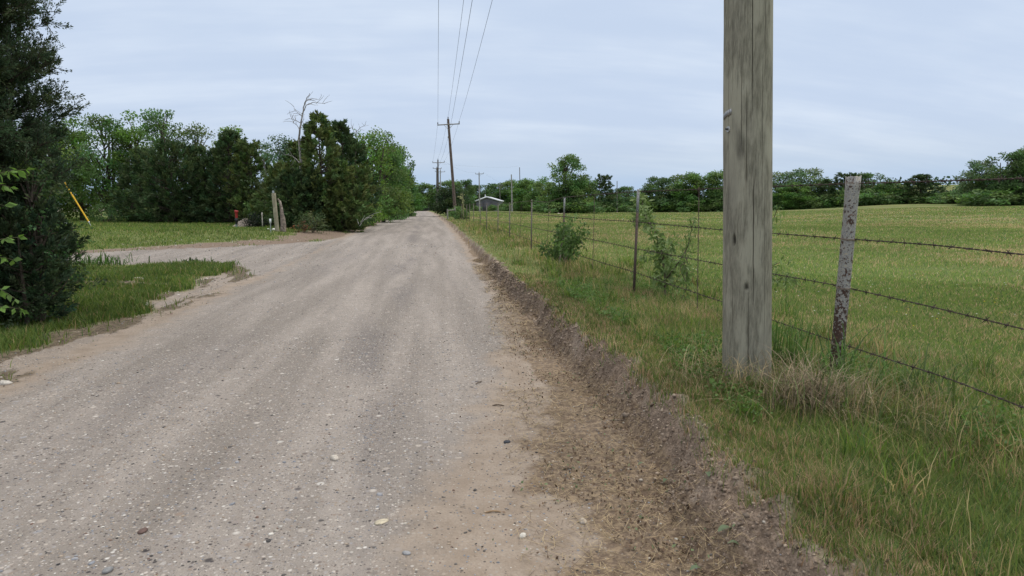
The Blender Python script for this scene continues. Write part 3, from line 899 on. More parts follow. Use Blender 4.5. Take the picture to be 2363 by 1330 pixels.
def left_trees():
    g1 = 'trees lining the left side behind the lot'
    # px, depth, top y, half width px, kind, colour, label
    B = [(20, 50, 300, 75, GM, 0, 'leafy tree behind the near cedar, at the left edge of the lot'),
         (110, 51, 288, 65, GM, 0, 'broad green tree half hidden behind the near dark cedar'),
         (190, 52, 282, 55, GL, 0, 'fresh green tree just right of the near cedar, first of the back row'),
         (252, 50, 257, 52, GM, .1, 'round-topped green tree with sky gaps between its limbs'),
         (325, 51, 264, 48, GL, 0, 'mid green tree left of the tallest one in the back row'),
         (388, 50, 247, 55, GM, .15, 'tallest spreading tree of the back row at the left'),
         (462, 51, 292, 42, (.12, .17, .075), .45, 'pale thin-leaved tree with grey bare twigs in the back row'),
         (540, 49, 292, 48, GL, 0, 'bright green rounded tree rising behind the dark cedars'),
         (655, 43, 318, 48, GB, .35, 'bluish loose-leaved tree between the two cedar clumps'),
         (850, 46, 302, 48, GL, .1, 'light green tree right of the roadside cedars'),
         (885, 53, 308, 45, GM, 0, 'dense green tree leaning towards the road, second from the end of the roadside row'),
         (915, 62, 335, 36, GM, 0, 'bushy dark green tree at the end of the roadside row'),
         (925, 80, 385, 30, GD, 0, 'small dark tree just past the roadside row')]
    for px, d, top, hw, c, airy, lab in B:
        g, H = tree_h(px, top, d); R = hw / F_PX * d * 1.12
        n = int(46 + 12 * R); per = int(330 * (1 - airy * .75))
        p = broad_tree(H, R, n, per, .15 * d / 50, .06 if airy < .3 else .2, c, .95 * (R / 2) ** .5, airy, BKG if airy > .3 else BK, trunks=2 if airy > .05 else 1)
        plant('broadleaf_tree', p, g, lab, 'tree', g1)
    Cd = [(345, 46, 352, 50, CE, 'dark cedar left of centre in the shadowed clump on the lot'),
          (405, 45, 338, 62, CE, 'widest dark cedar in the shadowed clump, its skirt on the grass'),
          (475, 46, 350, 55, CE, 'dark cedar under the bright rounded tree'),
          (533, 45, 312, 52, CE, 'tall dark cedar with a ragged crown behind the red marker post'),
          (592, 44, 332, 38, CB, 'feathery cedar with upswept tips left of the grey post'),
          (650, 40, 385, 48, CB, 'low olive cedar behind the leaning log'),
          (690, 37, 335, 42, CB, 'green cedar around the dead tree'),
          (742, 35, 274, 56, CB, 'tall pointed cedar at the driveway corner, highest of the roadside clump'),
          (700, 34, 400, 50, CE, 'low skirt cedar beside the weathered posts'),
          (792, 38, 290, 42, CE, 'dark pointed cedar right of the tallest roadside one'),
          (785, 35, 390, 48, CB, 'short olive cedar beside the gravel road'),
          (825, 44, 330, 40, CE, 'narrow dark cedar among the roadside broadleaf trees')]
    for px, d, top, hw, c, lab in Cd:
        g, H = tree_h(px, top, d); R = hw / F_PX * d * 1.1
        p = cedar_tree(H, R, int(290 + 150 * R), 46, .19, c, .02, .62 if px == 742 else .55, 1 if px == 742 else 2)
        plant('cedar_tree', p, g, lab, 'tree', 'cedars around the lot', M_NEEDLE)
    # brush
    S_ = [(838, 44, 468, 38, (.15, .24, .05), 'yellow-green roadside shrub in front of the cedar row'),
          (875, 52, 462, 34, (.13, .22, .05), 'light green shrub at the road edge under the leafy trees'),
          (908, 64, 455, 26, (.12, .21, .05), 'bright shrub at the far end of the roadside row'),
          (805, 37, 500, 24, (.10, .17, .05), 'low green brush where the driveway meets the road'),
          (718, 31, 492, 30, (.08, .11, .045), 'dull green shrub beside the leaning log'),
          (596, 35, 494, 22, (.016, .024, .014), 'dark low bush beside the rubble pile'),
          (250, 44, 470, 40, GD, 'dark understorey bush behind the yellow guy guard'),
          (300, 46, 440, 45, GD, 'dark bushy growth left of the cedar clump')]
    for px, d, top, hw, c, lab in S_:
        g, H = tree_h(px, top, d); R = hw / F_PX * d * 1.1
        p = broad_tree(H, R, 30, 330, .12 * d / 45, .02, c, .42, 0, BK, trunks=3)
        plant('shrub', p, g, lab, 'shrub', 'shrubs along the left')
    g = gnd(697, 30.5)                                 # dying shrub with orange leaves
    p = broad_tree(.55, .36, 16, 300, .08, .05, (.17, .085, .04), .15, trunks=3)
    plant('shrub', p, g, 'dying shrub with orange-brown leaves at the driveway corner', 'shrub')
    # dead tree
    g = gnd(692, 34.7); d = 34.7
    o = thing('dead_tree', g, 'bare grey dead tree bending right above the cedars', 'tree')
    T = Acc(); gv = np.array(g)

    def pl(pts, r0, r1, tw=3, m=0):
        P = np.array([at(x, y, d + RNG.normal(0, .12)) - gv for x, y in pts])
        t = np.linspace(0, 1, len(P)); tt = np.linspace(0, 1, len(P) * 4)
        Q = np.stack([np.interp(tt, t, P[:, k]) for k in range(3)], 1)
        Q += RNG.normal(0, .012, Q.shape)
        T.tube(Q, np.linspace(r0, r1, len(Q)), 6, (.25, .235, .215), False)
        for _ in range(tw):
            i = RNG.integers(len(Q) // 3, len(Q)); L_ = RNG.uniform(.25, .6)
            e = Q[i] + rdir(1, (.2, 0, .35))[0] * L_
            T.tube(curve(Q[i], e, RNG.normal(0, .07, 3), 4), np.linspace(.011, .005, 4), 4, (.23, .215, .20), False)
    pl(((692, 528), (694, 460), (694, 375), (690, 330), (692, 295), (697, 268), (702, 240), (716, 216)), .08, .014, 6)
    pl(((699, 262), (706, 243), (722, 236), (736, 238), (750, 240)), .026, .007, 6)
    pl(((701, 248), (708, 232), (725, 228), (735, 230)), .02, .006, 5)
    pl(((697, 270), (690, 262), (680, 255), (678, 245)), .018, .006, 4)
    pl(((693, 285), (684, 278), (675, 276), (668, 274)), .018, .006, 5)
    pl(((692, 300), (686, 290), (677, 283), (672, 270)), .018, .006, 4)
    pl(((692, 297), (700, 291), (716, 291)), .016, .006, 4)
    pl(((690, 376), (683, 366), (670, 359), (655, 356)), .03, .012, 3)
    T.build('trunk', M_BARK, o)
    g = gnd(823, 45); T = Acc(); d = 45; gv = np.array(g)
    o = thing('dead_tree', g, 'thin bare twigs of a dead tree poking above the roadside row', 'tree')
    pl(((823, 500), (824, 400), (822, 330), (822, 300)), .06, .02, 5); pl(((822, 305), (832, 295), (844, 288)), .02, .008, 5)
    pl(((822, 315), (815, 300), (812, 290)), .02, .008, 4)
    T.build('trunk', M_BARK, o)


def right_trees():
    protos = []
    spec = [(9, 4.2, 120, GM, 0.0), (9, 4.0, 115, (.10, .185, .045), 0), (9, 4.6, 115, GD, 0.05), (9, 3.6, 80, (.12, .18, .08), .4)]
    for H, R, n, c, airy in spec:
        protos.append(('b', H, R, broad_tree(H, R, n, int(95 * (1 - airy * .5)), .32, .0 if airy < .3 else .16, c, 1.35, airy, BK, trunks=2)))
    for k in range(2):
        protos.append(('c', 8, 2.4, cedar_tree(8, 2.4, 300, 30, .42, CE, .02, .8, 1 + k)))
    made = {}
    B_, BD, BM, BA, C1, C2 = 0, 2, 1, 3, 4, 5
    g1 = 'trees of the far hedgerow'; g2 = 'trees at the end of the road'
    T = [(940, 165, 440, 30, BM, g2, 'green tree left of the gate at the end of the road'),
         (975, 195, 425, 34, B_, g2, 'tree behind the white sign at the road end'),
         (1008, 205, 438, 32, BD, g2, 'dark tree right of the white sign at the road end'),
         (1045, 190, 418, 34, B_, g2, 'tree showing between the leaning pole and the pole trio'),
         (1072, 112, 414, 21, BD, g2, 'dark tree just right of the leaning pole'),
         (1108, 240, 426, 36, BD, g2, 'dark tree behind the left end of the white-roofed barn'),
         (1150, 240, 422, 42, BD, g2, 'dark tree behind the barn ridge'),
         (1192, 235, 418, 40, B_, g2, 'tree behind the two bare poles'),
         (1222, 160, 415, 36, BM, g1, 'green tree left of the tall field tree'),
         (1255, 150, 420, 32, B_, g1, 'bushy tree touching the left side of the tall field tree'),
         (1345, 126, 425, 30, BD, g1, 'low dark tree under the right side of the tall field tree'),
         (1383, 140, 408, 24, C2, g1, 'dark cedar just right of the tall field tree'),
         (1412, 168, 443, 26, BD, g1, 'low tree in the dip of the tree line'),
         (1445, 185, 430, 32, BD, g1, 'small tree behind the second steel post from the pole'),
         (1490, 188, 438, 32, B_, g1, 'low tree at the left end of the dense hedgerow'),
         (1528, 186, 408, 40, BD, g1, 'dark round tree in the hedgerow, third left of the near pole'),
         (1566, 184, 404, 40, BA, g1, 'thin-topped tree in the hedgerow left of the near pole'),
         (1610, 180, 400, 44, BM, g1, 'bright hedgerow tree left of the near pole'),
         (1655, 178, 397, 46, B_, g1, 'hedgerow tree partly hidden by the left side of the near pole'),
         (1800, 175, 397, 40, BA, g1, 'pale thin-leaved tree just right of the near pole'),
         (1860, 172, 389, 44, BA, g1, 'airy tree with light foliage between near pole and pipe post'),
         (1835, 168, 425, 40, BM, g1, 'bushy bright green tree below the airy one'),
         (1902, 165, 418, 26, C1, g1, 'small cedar left of the pipe post'),
         (1936, 160, 404, 32, C2, g1, 'spiky dark cedar behind the pipe post'),
         (2003, 158, 398, 44, BD, g1, 'round dark tree right of the pipe post'),
         (2052, 154, 420, 32, BM, g1, 'mid green tree right of the round dark one'),
         (2122, 150, 407, 40, C2, g1, 'dark two-tipped cedar in the hedgerow'),
         (2085, 152, 438, 36, B_, g1, 'low bushy tree left of the two-tipped cedar'),
         (2172, 150, 444, 32, BD, g1, 'low dark tree right of the two-tipped cedar'),
         (2214, 142, 440, 34, BM, g1, 'low green tree left of the big tree at the right edge'),
         (2256, 128, 370, 34, BA, g1, 'thin bluish tree against the big tree at the right edge'),
         (2318, 124, 350, 52, BD, g1, 'big dark spreading tree near the right edge of the photo'),
         (2372, 126, 345, 46, B_, g1, 'tall tree cut by the right edge of the photo')]
    for px, d, top, hw, k, grp, lab in T:
        g, H = tree_h(px, top, d); R = hw / F_PX * d * 1.25
        kind, H0, R0, parts = protos[k]
        sc = (R / R0, R / R0, H / H0)
        rz = RNG.uniform(0, 2 * PI)
        nm = 'broadleaf_tree' if kind == 'b' else 'cedar_tree'
        if k not in made:
            made[k] = plant(nm, parts, g, lab, 'tree', grp, M_LEAF if kind == 'b' else M_NEEDLE, sc, rz)
        else:
            o = copy_tree(made[k]); o.location = g; o.scale = sc; o.rotation_euler = (0, 0, rz); tag(o, lab, 'tree', grp)
    g, H = tree_h(1305, 361, 122)
    p = broad_tree(H, 4.1, 110, 130, .30, .0, GM, 1.25, .1, BK, trunks=3)
    p2 = broad_tree(H * .55, 4.4, 70, 130, .30, .0, GM, 1.2, 0, BK, trunks=1)
    for f_ in p2[1].f: p[1].f.setdefault(f_, []).extend([q + p[1].n for q in p2[1].f[f_]])
    p[1].v += p2[1].v; p[1].c += p2[1].c; p[1].n += p2[1].n
    plant('broadleaf_tree', p, g, 'tall rounded tree standing out in the field left of centre', 'tree', g1)
    # a dark bushy tree at the foot of the leaning pole
    g, H = tree_h(1028, 428, 80)
    plant('broadleaf_tree', broad_tree(H, 1.9, 60, 260, .2, .12, (.034, .062, .024), .8), g, 'very dark bushy tree at the foot of the leaning pole', 'tree')
    # shrubs in front of the far trees
    sh = broad_tree(2.2, 1.6, 46, 130, .24, .0, GM, .7, trunks=3)
    first = None
    for px, d, top, hw, lab in ((1097, 168, 476, 9, 'green bush in front of the left end of the barn'), (1136, 166, 474, 9, 'bush hiding the middle of the barn wall'),
                                (1162, 170, 471, 11, 'bush at the right end of the barn'), (1195, 165, 468, 22, 'bush between barn and field trees'),
                                (1285, 118, 468, 34, 'brush at the left foot of the tall field tree'), (1330, 119, 462, 32, 'brush at the right foot of the tall field tree'),
                                (1385, 138, 468, 22, 'brush under the dark cedar right of the tall field tree'), (1425, 165, 470, 24, 'brush in the dip of the tree line'),
                                (1470, 182, 468, 26, 'brush behind the dark steel fence post'), (1520, 182, 462, 28, 'brush at the left foot of the hedgerow'),
                                (1565, 180, 460, 28, 'brush in the hedgerow below the thin-topped tree'), (1610, 176, 462, 28, 'brush under the bright hedgerow tree'),
                                (1655, 175, 460, 28, 'brush beside the left edge of the near pole'), (1800, 172, 455, 30, 'brush beside the right edge of the near pole'),
                                (1850, 167, 452, 30, 'brush under the airy tree'), (1900, 161, 455, 28, 'brush left of the pipe post'),
                                (1960, 155, 440, 34, 'brush just right of the pipe post'), (2020, 153, 440, 32, 'brush under the round dark tree'),
                                (2075, 150, 445, 28, 'brush left of the two-tipped cedar'), (2150, 146, 448, 30, 'brush in the gap left of the far hill'),
                                (2200, 140, 450, 30, 'brush in the gap right of the far hill'), (2237, 122, 467, 16, 'small dark bush standing forward on the rise'),
                                (2285, 121, 440, 40, 'brush at the foot of the big right-hand tree'), (2345, 122, 430, 40, 'brush at the right edge of the photo'),
                                (960, 200, 468, 24, 'bush behind the gate at the road end'), (1055, 64, 478, 13, 'bright green bush by the brace posts under the leaning pole'),
                                (1064, 58, 484, 12, 'weedy green bush left of the first fence posts')):
        g, H = tree_h(px, top, d); R = hw / F_PX * d * 1.4
        sc = (R / 1.6, R / 1.6, H / 2.2)
        if first is None:
            first = plant('shrub', sh, g, lab, 'shrub', 'brush below the far trees', None, sc)
        else:
            o = copy_tree(first); o.location = g; o.scale = sc; o.rotation_euler = (0, 0, RNG.uniform(0, 6.28)); tag(o, lab, 'shrub', 'brush below the far trees')
    # far wood on the hill, one mass
    A = Acc()
    n = 16000
    az = RNG.uniform(-.75, .95, n) + YAW * 0; r = RNG.uniform(330, 1000, n)
    x, y = np.sin(az) * r, np.cos(az) * r
    z = base_h(x, y) + RNG.uniform(0, 1, n) ** .7 * (7 + 3 * vnoise(x * .03, y * .03, 4))
    s = RNG.uniform(1.6, 3.6, n)
    leafs(A, np.stack([x, y, z], 1), rdir(n), rdir(n, (0, -.6, .5)), s, s * .8, np.array((.035, .068, .035)) * RNG.uniform(.6, 1.4, (n, 1)))
    tag(A.build('distant_woods', M_LEAF), 'distant wooded rise seen through the gap in the tree line', 'woods', None, 'stuff')


def near_cedar():
    d = 8.4
    g = gnd(-95, d)
    o = thing('cedar_tree', g, 'large dark near cedar filling the left edge of the photo', 'tree')
    T, C = Acc(), Acc()
    H = 9.0
    T.tube(curve((0, 0, -.2), (.15, .1, H), (.1, 0, 0), 12), np.linspace(.15, .02, 12), 9, (.10, .075, .06))
    col = np.array((.056, .090, .042))
    right = np.array((RX, RY, 0)); fw = np.array((FX, FY, 0))
    SY = np.array((-2500, -900, -400, 0, 30, 60, 95, 130, 190, 250, 300, 350, 420, 480, 560, 620, 680, 760))
    SX = np.array((-60, 60, 170, 200, 180, 150, 105, 195, 212, 195, 175, 185, 165, 150, 165, 160, 90, 40))
    SZ = CAM_Z + (HZ - SY) * d / F_PX - g.z; o_ = np.argsort(SZ)
    for k in range(400):
        zt = .25 + 8.4 * RNG.uniform(0, 1) ** 1.45
        a = RNG.normal(0, .75) if RNG.uniform() < .68 else RNG.uniform(-PI, PI)
        ext = (np.interp(zt, SZ[o_], SX[o_]) + 95) * d / F_PX - .16
        ln = max(.15, ext / max(math.cos(a), .62)) * RNG.uniform(.45, 1.0) ** .6
        dirv = right * math.cos(a) + fw * math.sin(a)
        lim = np.interp(zt, SZ[o_], SX[o_]) + 8 - (0 if RNG.uniform() < .25 else RNG.uniform(0, 85))
        for _ in range(30):
            q_ = np.array(g) + np.array((0, 0, zt)) + dirv * ln
            if CX + F_PX * (q_ @ right) / (q_ @ fw) <= lim or ln < .1: break
            ln *= .92
        e = np.array((0, 0, zt)) + dirv * ln
        h = max(.1, zt - ln * RNG.uniform(.0, .6)); t = h / H
        pth = curve((0, 0, h), e, (0, 0, -.12 * ln), 8)
        T.tube(pth, np.linspace(.022 * max(.25, 1.15 - t), .004, 8), 5, (.06, .05, .042), False)
        ax0 = pth[-1] - pth[-3]; ax0 /= np.linalg.norm(ax0)
        ns = int(22 * (ln / 1.35) + 5)
        for j in range(ns):
            s = RNG.uniform(.3, 1.0); i = s * 7; i0 = min(6, int(i)); c = pth[i0] + (pth[i0 + 1] - pth[i0]) * (i - i0)
            ax = ax0 * .8 + rdir(1, (0, 0, .35))[0] * .95; ax /= np.linalg.norm(ax)
            tl = RNG.uniform(.12, .34)
            T.tube(np.stack([c, c + ax * tl]), (.004, .002), 3, (.075, .06, .045), False)
            m = int(RNG.uniform(45, 85))
            q = RNG.uniform(.1, 1, m)
            side = rdir(m); side -= (side @ ax)[:, None] * ax
            P = c + ax * (q * tl)[:, None] + side * ((1.05 - .8 * q) * tl * .30 * RNG.uniform(.1, 1, m))[:, None]
            D = ax + side * .8 + rdir(m) * .35; D /= np.linalg.norm(D, axis=1)[:, None]
            cc = col * RNG.uniform(.65, 1.5) * np.array((RNG.uniform(.85, 1.25), 1, RNG.uniform(.85, 1.25)))
            z = RNG.uniform(.022, .050, m)
            leafs(C, P, D, rdir(m), z, z * .36, cc[None] * RNG.uniform(.6, 1.45, (m, 1)))
    T.build('trunk', M_BARK, o); C.build('crown', M_NEEDLE, o)
    # leafy shrub that grows through its lower right side
    g = gnd(95, 8.2)
    H = at(95, 372, 8.2)[2] - g.z
    p = broad_tree(H, .40, 64, 1300, .045, .05, (.065, .115, .040), .22, .2, BK, trunks=4)
    plant('shrub', p, g, 'small-leaved dark green shrub growing against the near cedar', 'shrub')
    g = gnd(66, 8.0)
    p = cedar_tree(at(66, 505, 8)[2] - g.z + .1, .38, 200, 70, .06, (.040, .070, .034), .07, .5, 2)
    plant('cedar_tree', p, g, 'young low cedar overhanging the grass at the left, beside the driveway', 'tree', None, M_NEEDLE)
    g = gnd(0, 8.6)
    p = cedar_tree(at(10, 480, 8.6)[2] - g.z, .7, 240, 70, .06, (.040, .070, .034), .2, .5, 2)
    plant('cedar_tree', p, g, 'low cedar skirt at the left edge of the photo', 'tree', None, M_NEEDLE)
    # broadleaf sapling at the very edge
    d = 5.6
    g = gnd(-75, d); gv = np.array(g)
    o = thing('sapling', g, 'sapling with large bright green leaves reaching in at the left edge', 'plant')
    T, C = Acc(), Acc()
    T.tube(curve((0, 0, -.05), at(-80, 330, d) - gv, (.05, .02, 0), 8), np.linspace(.018, .006, 8), 6, BK)
    for (p0, p1, nl) in (((-78, 430), (60, 392), 15), ((-78, 420), (40, 440), 10), ((-78, 480), (10, 475), 7), ((-78, 585), (42, 548), 14), ((-78, 600), (30, 600), 10), ((-78, 640), (36, 690), 12), ((-60, 720), (50, 715), 12)):
        pth = curve(at(*p0, d) - gv, at(*p1, d + RNG.normal(0, .1)) - gv, (0, 0, .06), 8)
        T.tube(pth, np.linspace(.006, .002, 8), 4, (.09, .1, .05), False)
        ii = RNG.integers(2, 8, nl)
        D = rdir(nl, (.5 * RX, .5 * RY, -.55)); s = RNG.uniform(.055, .095, nl)
        leafs(C, pth[ii], D, rdir(nl, (0, -.4, .9)), s, s * .52, np.array((.13, .23, .05)) * RNG.uniform(.6, 1.35, (nl, 1)))
    T.build('stem', M_BARK, o); C.build('leaves', M_LEAF, o)


scatter_stones()
left_trees()
right_trees()
near_cedar()

# ---------------------------------------------------------------- utility poles and lines
def insulator(acc, p, h=.2, r=.05, col=(.09, .075, .07)):
    p = np.asarray(p, float)
    zs = np.array((0, .25, .3, .5, .55, .8, .85, 1.0)) * h; rs = np.array((.4, .4, 1, .8, .95, .75, .6, .25)) * r
    acc.tube(np.stack([np.full(8, p[0]), np.full(8, p[1]), p[2] + zs], 1), rs, 10, col)


def build_near_pole():
    base = gnd(1723, 4.66)
    topc = at(1727, 0, 4.66)
    lean = (topc - np.array(base)); lean = lean / lean[2]
    o = thing('utility_pole', base, 'thick weathered grey-green near pole on the right, standing before the fence', 'utility pole')
    H = 10.6; nseg = 220; rows = 300
    zz = np.concatenate([np.linspace(-.25, 4.6, 240), np.linspace(4.7, H, 60)])
    tc0 = math.atan2(-base.y, -base.x)
    a = np.concatenate([tc0 + np.arange(-1.5, 1.5, .005), tc0 + np.linspace(1.5, 2 * PI - 1.5, 60, endpoint=False)]); nseg = len(a)
    A, Z = np.meshgrid(a, zz)
    rad = .1625 - .0035 * Z
    tocam = math.atan2(-base.y, -base.x)
    rel = (A - tocam + PI) % (2 * PI) - PI                    # angle about the side that faces the road; + is left seen from the camera? checked below
    rad = rad + .0012 * (fbm(A * 30, Z * .8, 5) - .5) + .008 * (fbm(A * 2.5 + 9, Z * 1.1, 6) - .5) + .003 * (fbm(A * 9, Z * 2.5, 16) - .5)
    dark = np.ones_like(rad)
    # checks (long drying cracks): angle, z0, z1, wobble seed
    for a0, z0, z1, wd, sd in ((.25, .5, 1.55, .012, 1), (.06, -.2, .75, .008, 2), (.18, 1.75, 4.6, .010, 3), (-.66, 1.9, 4.6, .007, 4), (.62, 1.2, 2.3, .006, 5), (-.25, 1.5, 2.3, .006, 6), (-.6, .2, 1.0, .006, 7), (.75, 2.0, 3.8, .006, 8), (-.9, .9, 2.6, .006, 9), (.75, .1, 1.4, .005, 10), (-.05, 1.3, 2.1, .006, 11)):
        c = a0 + .05 * (fbm(Z * 1.2, Z * 0 + sd, 50 + sd) - .5) + .012 * (vnoise(Z * 14, Z * 0, sd) - .5)
        w = wd * sstep(z0, z0 + .25, Z) * (1 - sstep(z1 - .3, z1, Z)) + 1e-5
        k = np.exp(-((rel - c) / w) ** 2) * (w > .0015)
        rad = rad - .012 * k; dark = dark * (1 - .8 * k)
    # bore holes and knots
    for a0, z0, wa, wz, dp in ((-.55, 1.0, .07, .035, .022), (-.01, .69, .10, .018, .014), (-.02, 1.43, .06, .05, .001), (.34, 1.45, .05, .04, .001), (-.75, 2.72, .03, .07, .006), (.42, 1.13, .03, .05, .001), (-.42, 2.05, .05, .05, .001), (.05, .80, .05, .04, .001), (-.3, 1.62, .22, .09, .0)):
        q = ((rel - a0) / wa) ** 2 + ((Z - z0) / wz) ** 2
        k = np.exp(-q ** 2)
        rad = rad - dp * k; dark = dark * (1 - (.75 if dp > .003 else .35) * k)
    X = np.cos(A) * rad + lean[0] * Z; Y = np.sin(A) * rad + lean[1] * Z
    V = np.stack([X, Y, Z], -1).reshape(-1, 3)
    i = np.arange(rows - 1)[:, None] * nseg; j = np.arange(nseg)[None]; k2 = (j + 1) % nseg
    f = np.stack([i + j, i + k2, i + nseg + k2, i + nseg + j], -1).reshape(-1, 4)
    s = Acc(); s.add(V, f, np.repeat(dark.reshape(-1, 1), 3, 1))
    s.add(V[-nseg:], [list(range(nseg))], (.7, .7, .7))
    s.build('shaft', M_POLE, o, True)
    lp = lambda z, da, r: np.array((math.cos(tocam + da) * r + lean[0] * z, math.sin(tocam + da) * r + lean[1] * z, z))
    # find which sign of angle is left for the camera: left = direction -R
    sgn = 1 if (math.cos(tocam + .3) * RX + math.sin(tocam + .3) * RY) < (math.cos(tocam) * RX + math.sin(tocam) * RY) else -1
    zt = at(1677, 262, 4.52)[2] - base.z
    b = Acc()
    for k in range(6):
        q = sgn * (1.28 - k * .105); c = lp(zt + .004 * k, q, .157)
        b.box(c, (.006, .0185, .036), [(math.cos(tocam + q), -math.sin(tocam + q), 0), (math.sin(tocam + q), math.cos(tocam + q), 0), (0, 0, 1)], (.30, .30, .30))
    b.build('metal_strap', M_METAL, o)
    zb = at(1677, 295, 4.52)[2] - base.z
    b = Acc(); q = sgn * .88; dv = np.array((math.cos(tocam + q), math.sin(tocam + q), 0)); c = lp(zb, q, .150)
    b.tube(np.stack([c, c + dv * .012]), (.019, .019), 16, (.55, .55, .54)); b.tube(np.stack([c + dv * .012, c + dv * .03]), (.008, .007), 8, (.12, .12, .12))
    b.build('bolt_washer', M_METAL, o)
    # crossarm above the frame
    ca = Acc(); cz = 9.75; cc = np.array((lean[0] * cz - .0, lean[1] * cz - .19, cz))
    ca.box(cc, (2.4, .10, .12), None, (1, 1, 1)); ca.build('crossarm', M_POLE, o)
    for sx in (-1, 1):
        br = Acc(); br.tube(np.stack([cc + (sx * .65, .0, -.06), cc + (0, .03, -.62)]), .012, 5, (.35, .35, .34)); br.build('brace', M_METAL, o)
        ins = Acc(); insulator(ins, cc + (sx * 1.1, 0, .06)); ins.build('insulator', M_ATTR, o)
    ins = Acc(); insulator(ins, (lean[0] * H, lean[1] * H, H)); ins.build('insulator', M_ATTR, o)
    return o, base, lean


NP, NB, NLEAN = build_near_pole()


def simple_pole(px, d, top, label, arm=None, base_r=.15, bend=None, toppx=None, col=(.35, .33, .30), group=None, ins=True):
    """arm = (left px, right px, y left, y right)"""
    g = gnd(px, d); gv = np.array(g)
    o = thing('utility_pole', g, label, 'utility pole', group)
    tp = at(toppx if toppx else px, top, d) - gv
    s = Acc()
    pth = curve((0, 0, -.3), tp, bend if bend is not None else (0, 0, 0), 14)
    s.tube(pth, np.linspace(base_r, base_r * .68, 14), 12, col); s.build('shaft', M_BARK, o, True)
    pts = []
    if arm:
        l = at(arm[0], arm[2], d - .16) - gv; r = at(arm[1], arm[3], d - .16) - gv
        a = Acc(); a.tube(np.stack([l, r]), .055, 4, (.22, .21, .19)); a.build('crossarm', M_BARK, o)
        m = (l + r) / 2; dv = (r - l) / np.linalg.norm(r - l)
        for sg in (-1, 1):
            b = Acc(); b.tube(np.stack([m + dv * sg * .45 - (0, 0, .05), m + (0, .05, -.55)]), .018, 5, (.3, .3, .29)); b.build('brace', M_METAL, o)
        for e in (l + dv * .06, r - dv * .06):
            b = Acc(); insulator(b, e + (0, 0, .05), .24, .06); b.build('insulator', M_ATTR, o); pts.append(gv + e + (0, 0, .28))
    if ins:
        b = Acc(); insulator(b, tp + np.array((0, 0, -.02)), .26, .06); b.build('insulator', M_ATTR, o)
    pts.append(gv + tp + (0, 0, .22))
    return o, pts, gv + tp


LP, lp_pts, lp_top = simple_pole(1052, 71, 275, 'leaning brown pole with a bent shaft and single crossarm beside the road', (1009, 1061, 289, 286), .17, (.0, 0, 0), 1034, (.13, .10, .085))
LP.children[0].data.materials[0] = M_BARK
b = Acc(); gl = np.array(LP.location); npnt = at(1034, 317, 71) - gl; insulator(b, npnt - (0, 0, .1), .2, .06, (.5, .5, .48)); b.build('insulator', M_ATTR, LP)
P2, p2_pts, _ = simple_pole(1012, 126, 369, 'dark upright pole beyond the leaning one, tallest of a cluster', (998, 1026, 376, 375), .16, None, 1010.5, (.10, .085, .075))
simple_pole(1008, 150, 387, 'dark pole left of its cluster with a low short crossarm', (999, 1019, 389, 389.5), .17, None, None, (.10, .09, .08))
simple_pole(1016, 172, 392, 'pale thin pole at the right of the cluster beyond the leaning one', (1004, 1027, 396.5, 397), .16, None, None, (.27, .26, .24))
P5, p5_pts, _ = simple_pole(1107, 150, 399, 'pale pole with crossarm rising in front of the white-roofed barn', (1097, 1116, 402, 401.5), .15, None, 1105.5, (.30, .29, .27))
simple_pole(1182, 150, 403, 'stout bare grey pole without crossarm behind the fence', None, .17, None, 1180, (.30, .29, .27), None, False)
P7, p7_pts, _ = simple_pole(1201, 165, 386.5, 'tall thin dark pole at the left side of the field trees', None, .12, None, 1199, (.16, .14, .13), None, False)
simple_pole(1155, 205, 430, 'small distant pole with a pale crossarm against the dark trees', (1147, 1160, 429.5, 429.5), .1, None, 1153, (.2, .19, .17), None, False)
simple_pole(1424, 150, 418, 'short thin dark pole in the dip of the tree line', None, .11, None, None, (.14, .13, .12), None, False)


def line(a, b, sag, label, r=.008, seg=60, extra=None):
    a = np.asarray(a, float); b = np.asarray(b, float)
    t = np.linspace(0, 1, seg)[:, None]
    P = a + (b - a) * t; P[:, 2] -= (4 * sag * t * (1 - t))[:, 0]
    if extra is not None:
        e = np.asarray(extra[0], float); Q = b + (e - b) * t[1:]; Q[:, 2] -= (4 * extra[1] * t[1:] * (1 - t[1:]))[:, 0]
        P = np.concatenate([P, Q])
    A = Acc(); A.tube(P, r, 5, (.10, .10, .105), False)
    tag(A.build('power_line', M_WIRE), label, 'cable', 'power lines over the road verge')


def near_end(px_top, far, dz):
    """the point at the near pole where a wire crossing the top of the photo at px_top ends"""
    x, y, z, f = ray(px_top, 0)
    zt = NB.z + dz; yn = NB.y - .2
    # walk so that the wire passes through the ray at some depth: solve for the near x
    far = np.asarray(far, float)
    best = None
    for k in np.arange(12, 60, .1) / f:
        q = np.array((x * k, y * k, CAM_Z + z * k))
        t = (q[1] - yn) / (far[1] - yn)
        zz = zt + (far[2] - zt) * t - 4 * .45 * t * (1 - t)
        if best is None or abs(zz - q[2]) < best[0]:
            best = (abs(zz - q[2]), (q[0] - far[0] * t) / (1 - t))
    return np.array((best[1], yn, zt))


npt = gl + npnt
ends = [(1012, lp_pts[0], 9.95, 'leftmost of the four overhead wires'), (1070, lp_pts[2], 10.8, 'second overhead wire from the left, tied to the pole top'),
        (1090, npt, 9.0, 'third overhead wire, tied low on the leaning pole'), (1136, lp_pts[1], 9.95, 'rightmost of the four overhead wires')]
p2n = np.array(p2_pts[2]) - (0, 0, 1.2)
ARMPTS = []
for (px, far, dz, lab), nx in zip(ends, (p2_pts[0], p2_pts[2], p2n, p2_pts[1])):
    ne = near_end(px, far, dz); ARMPTS.append(ne)
    line(ne, far, .45, lab + ', running to the leaning pole', .0085, 70, (nx, .5))
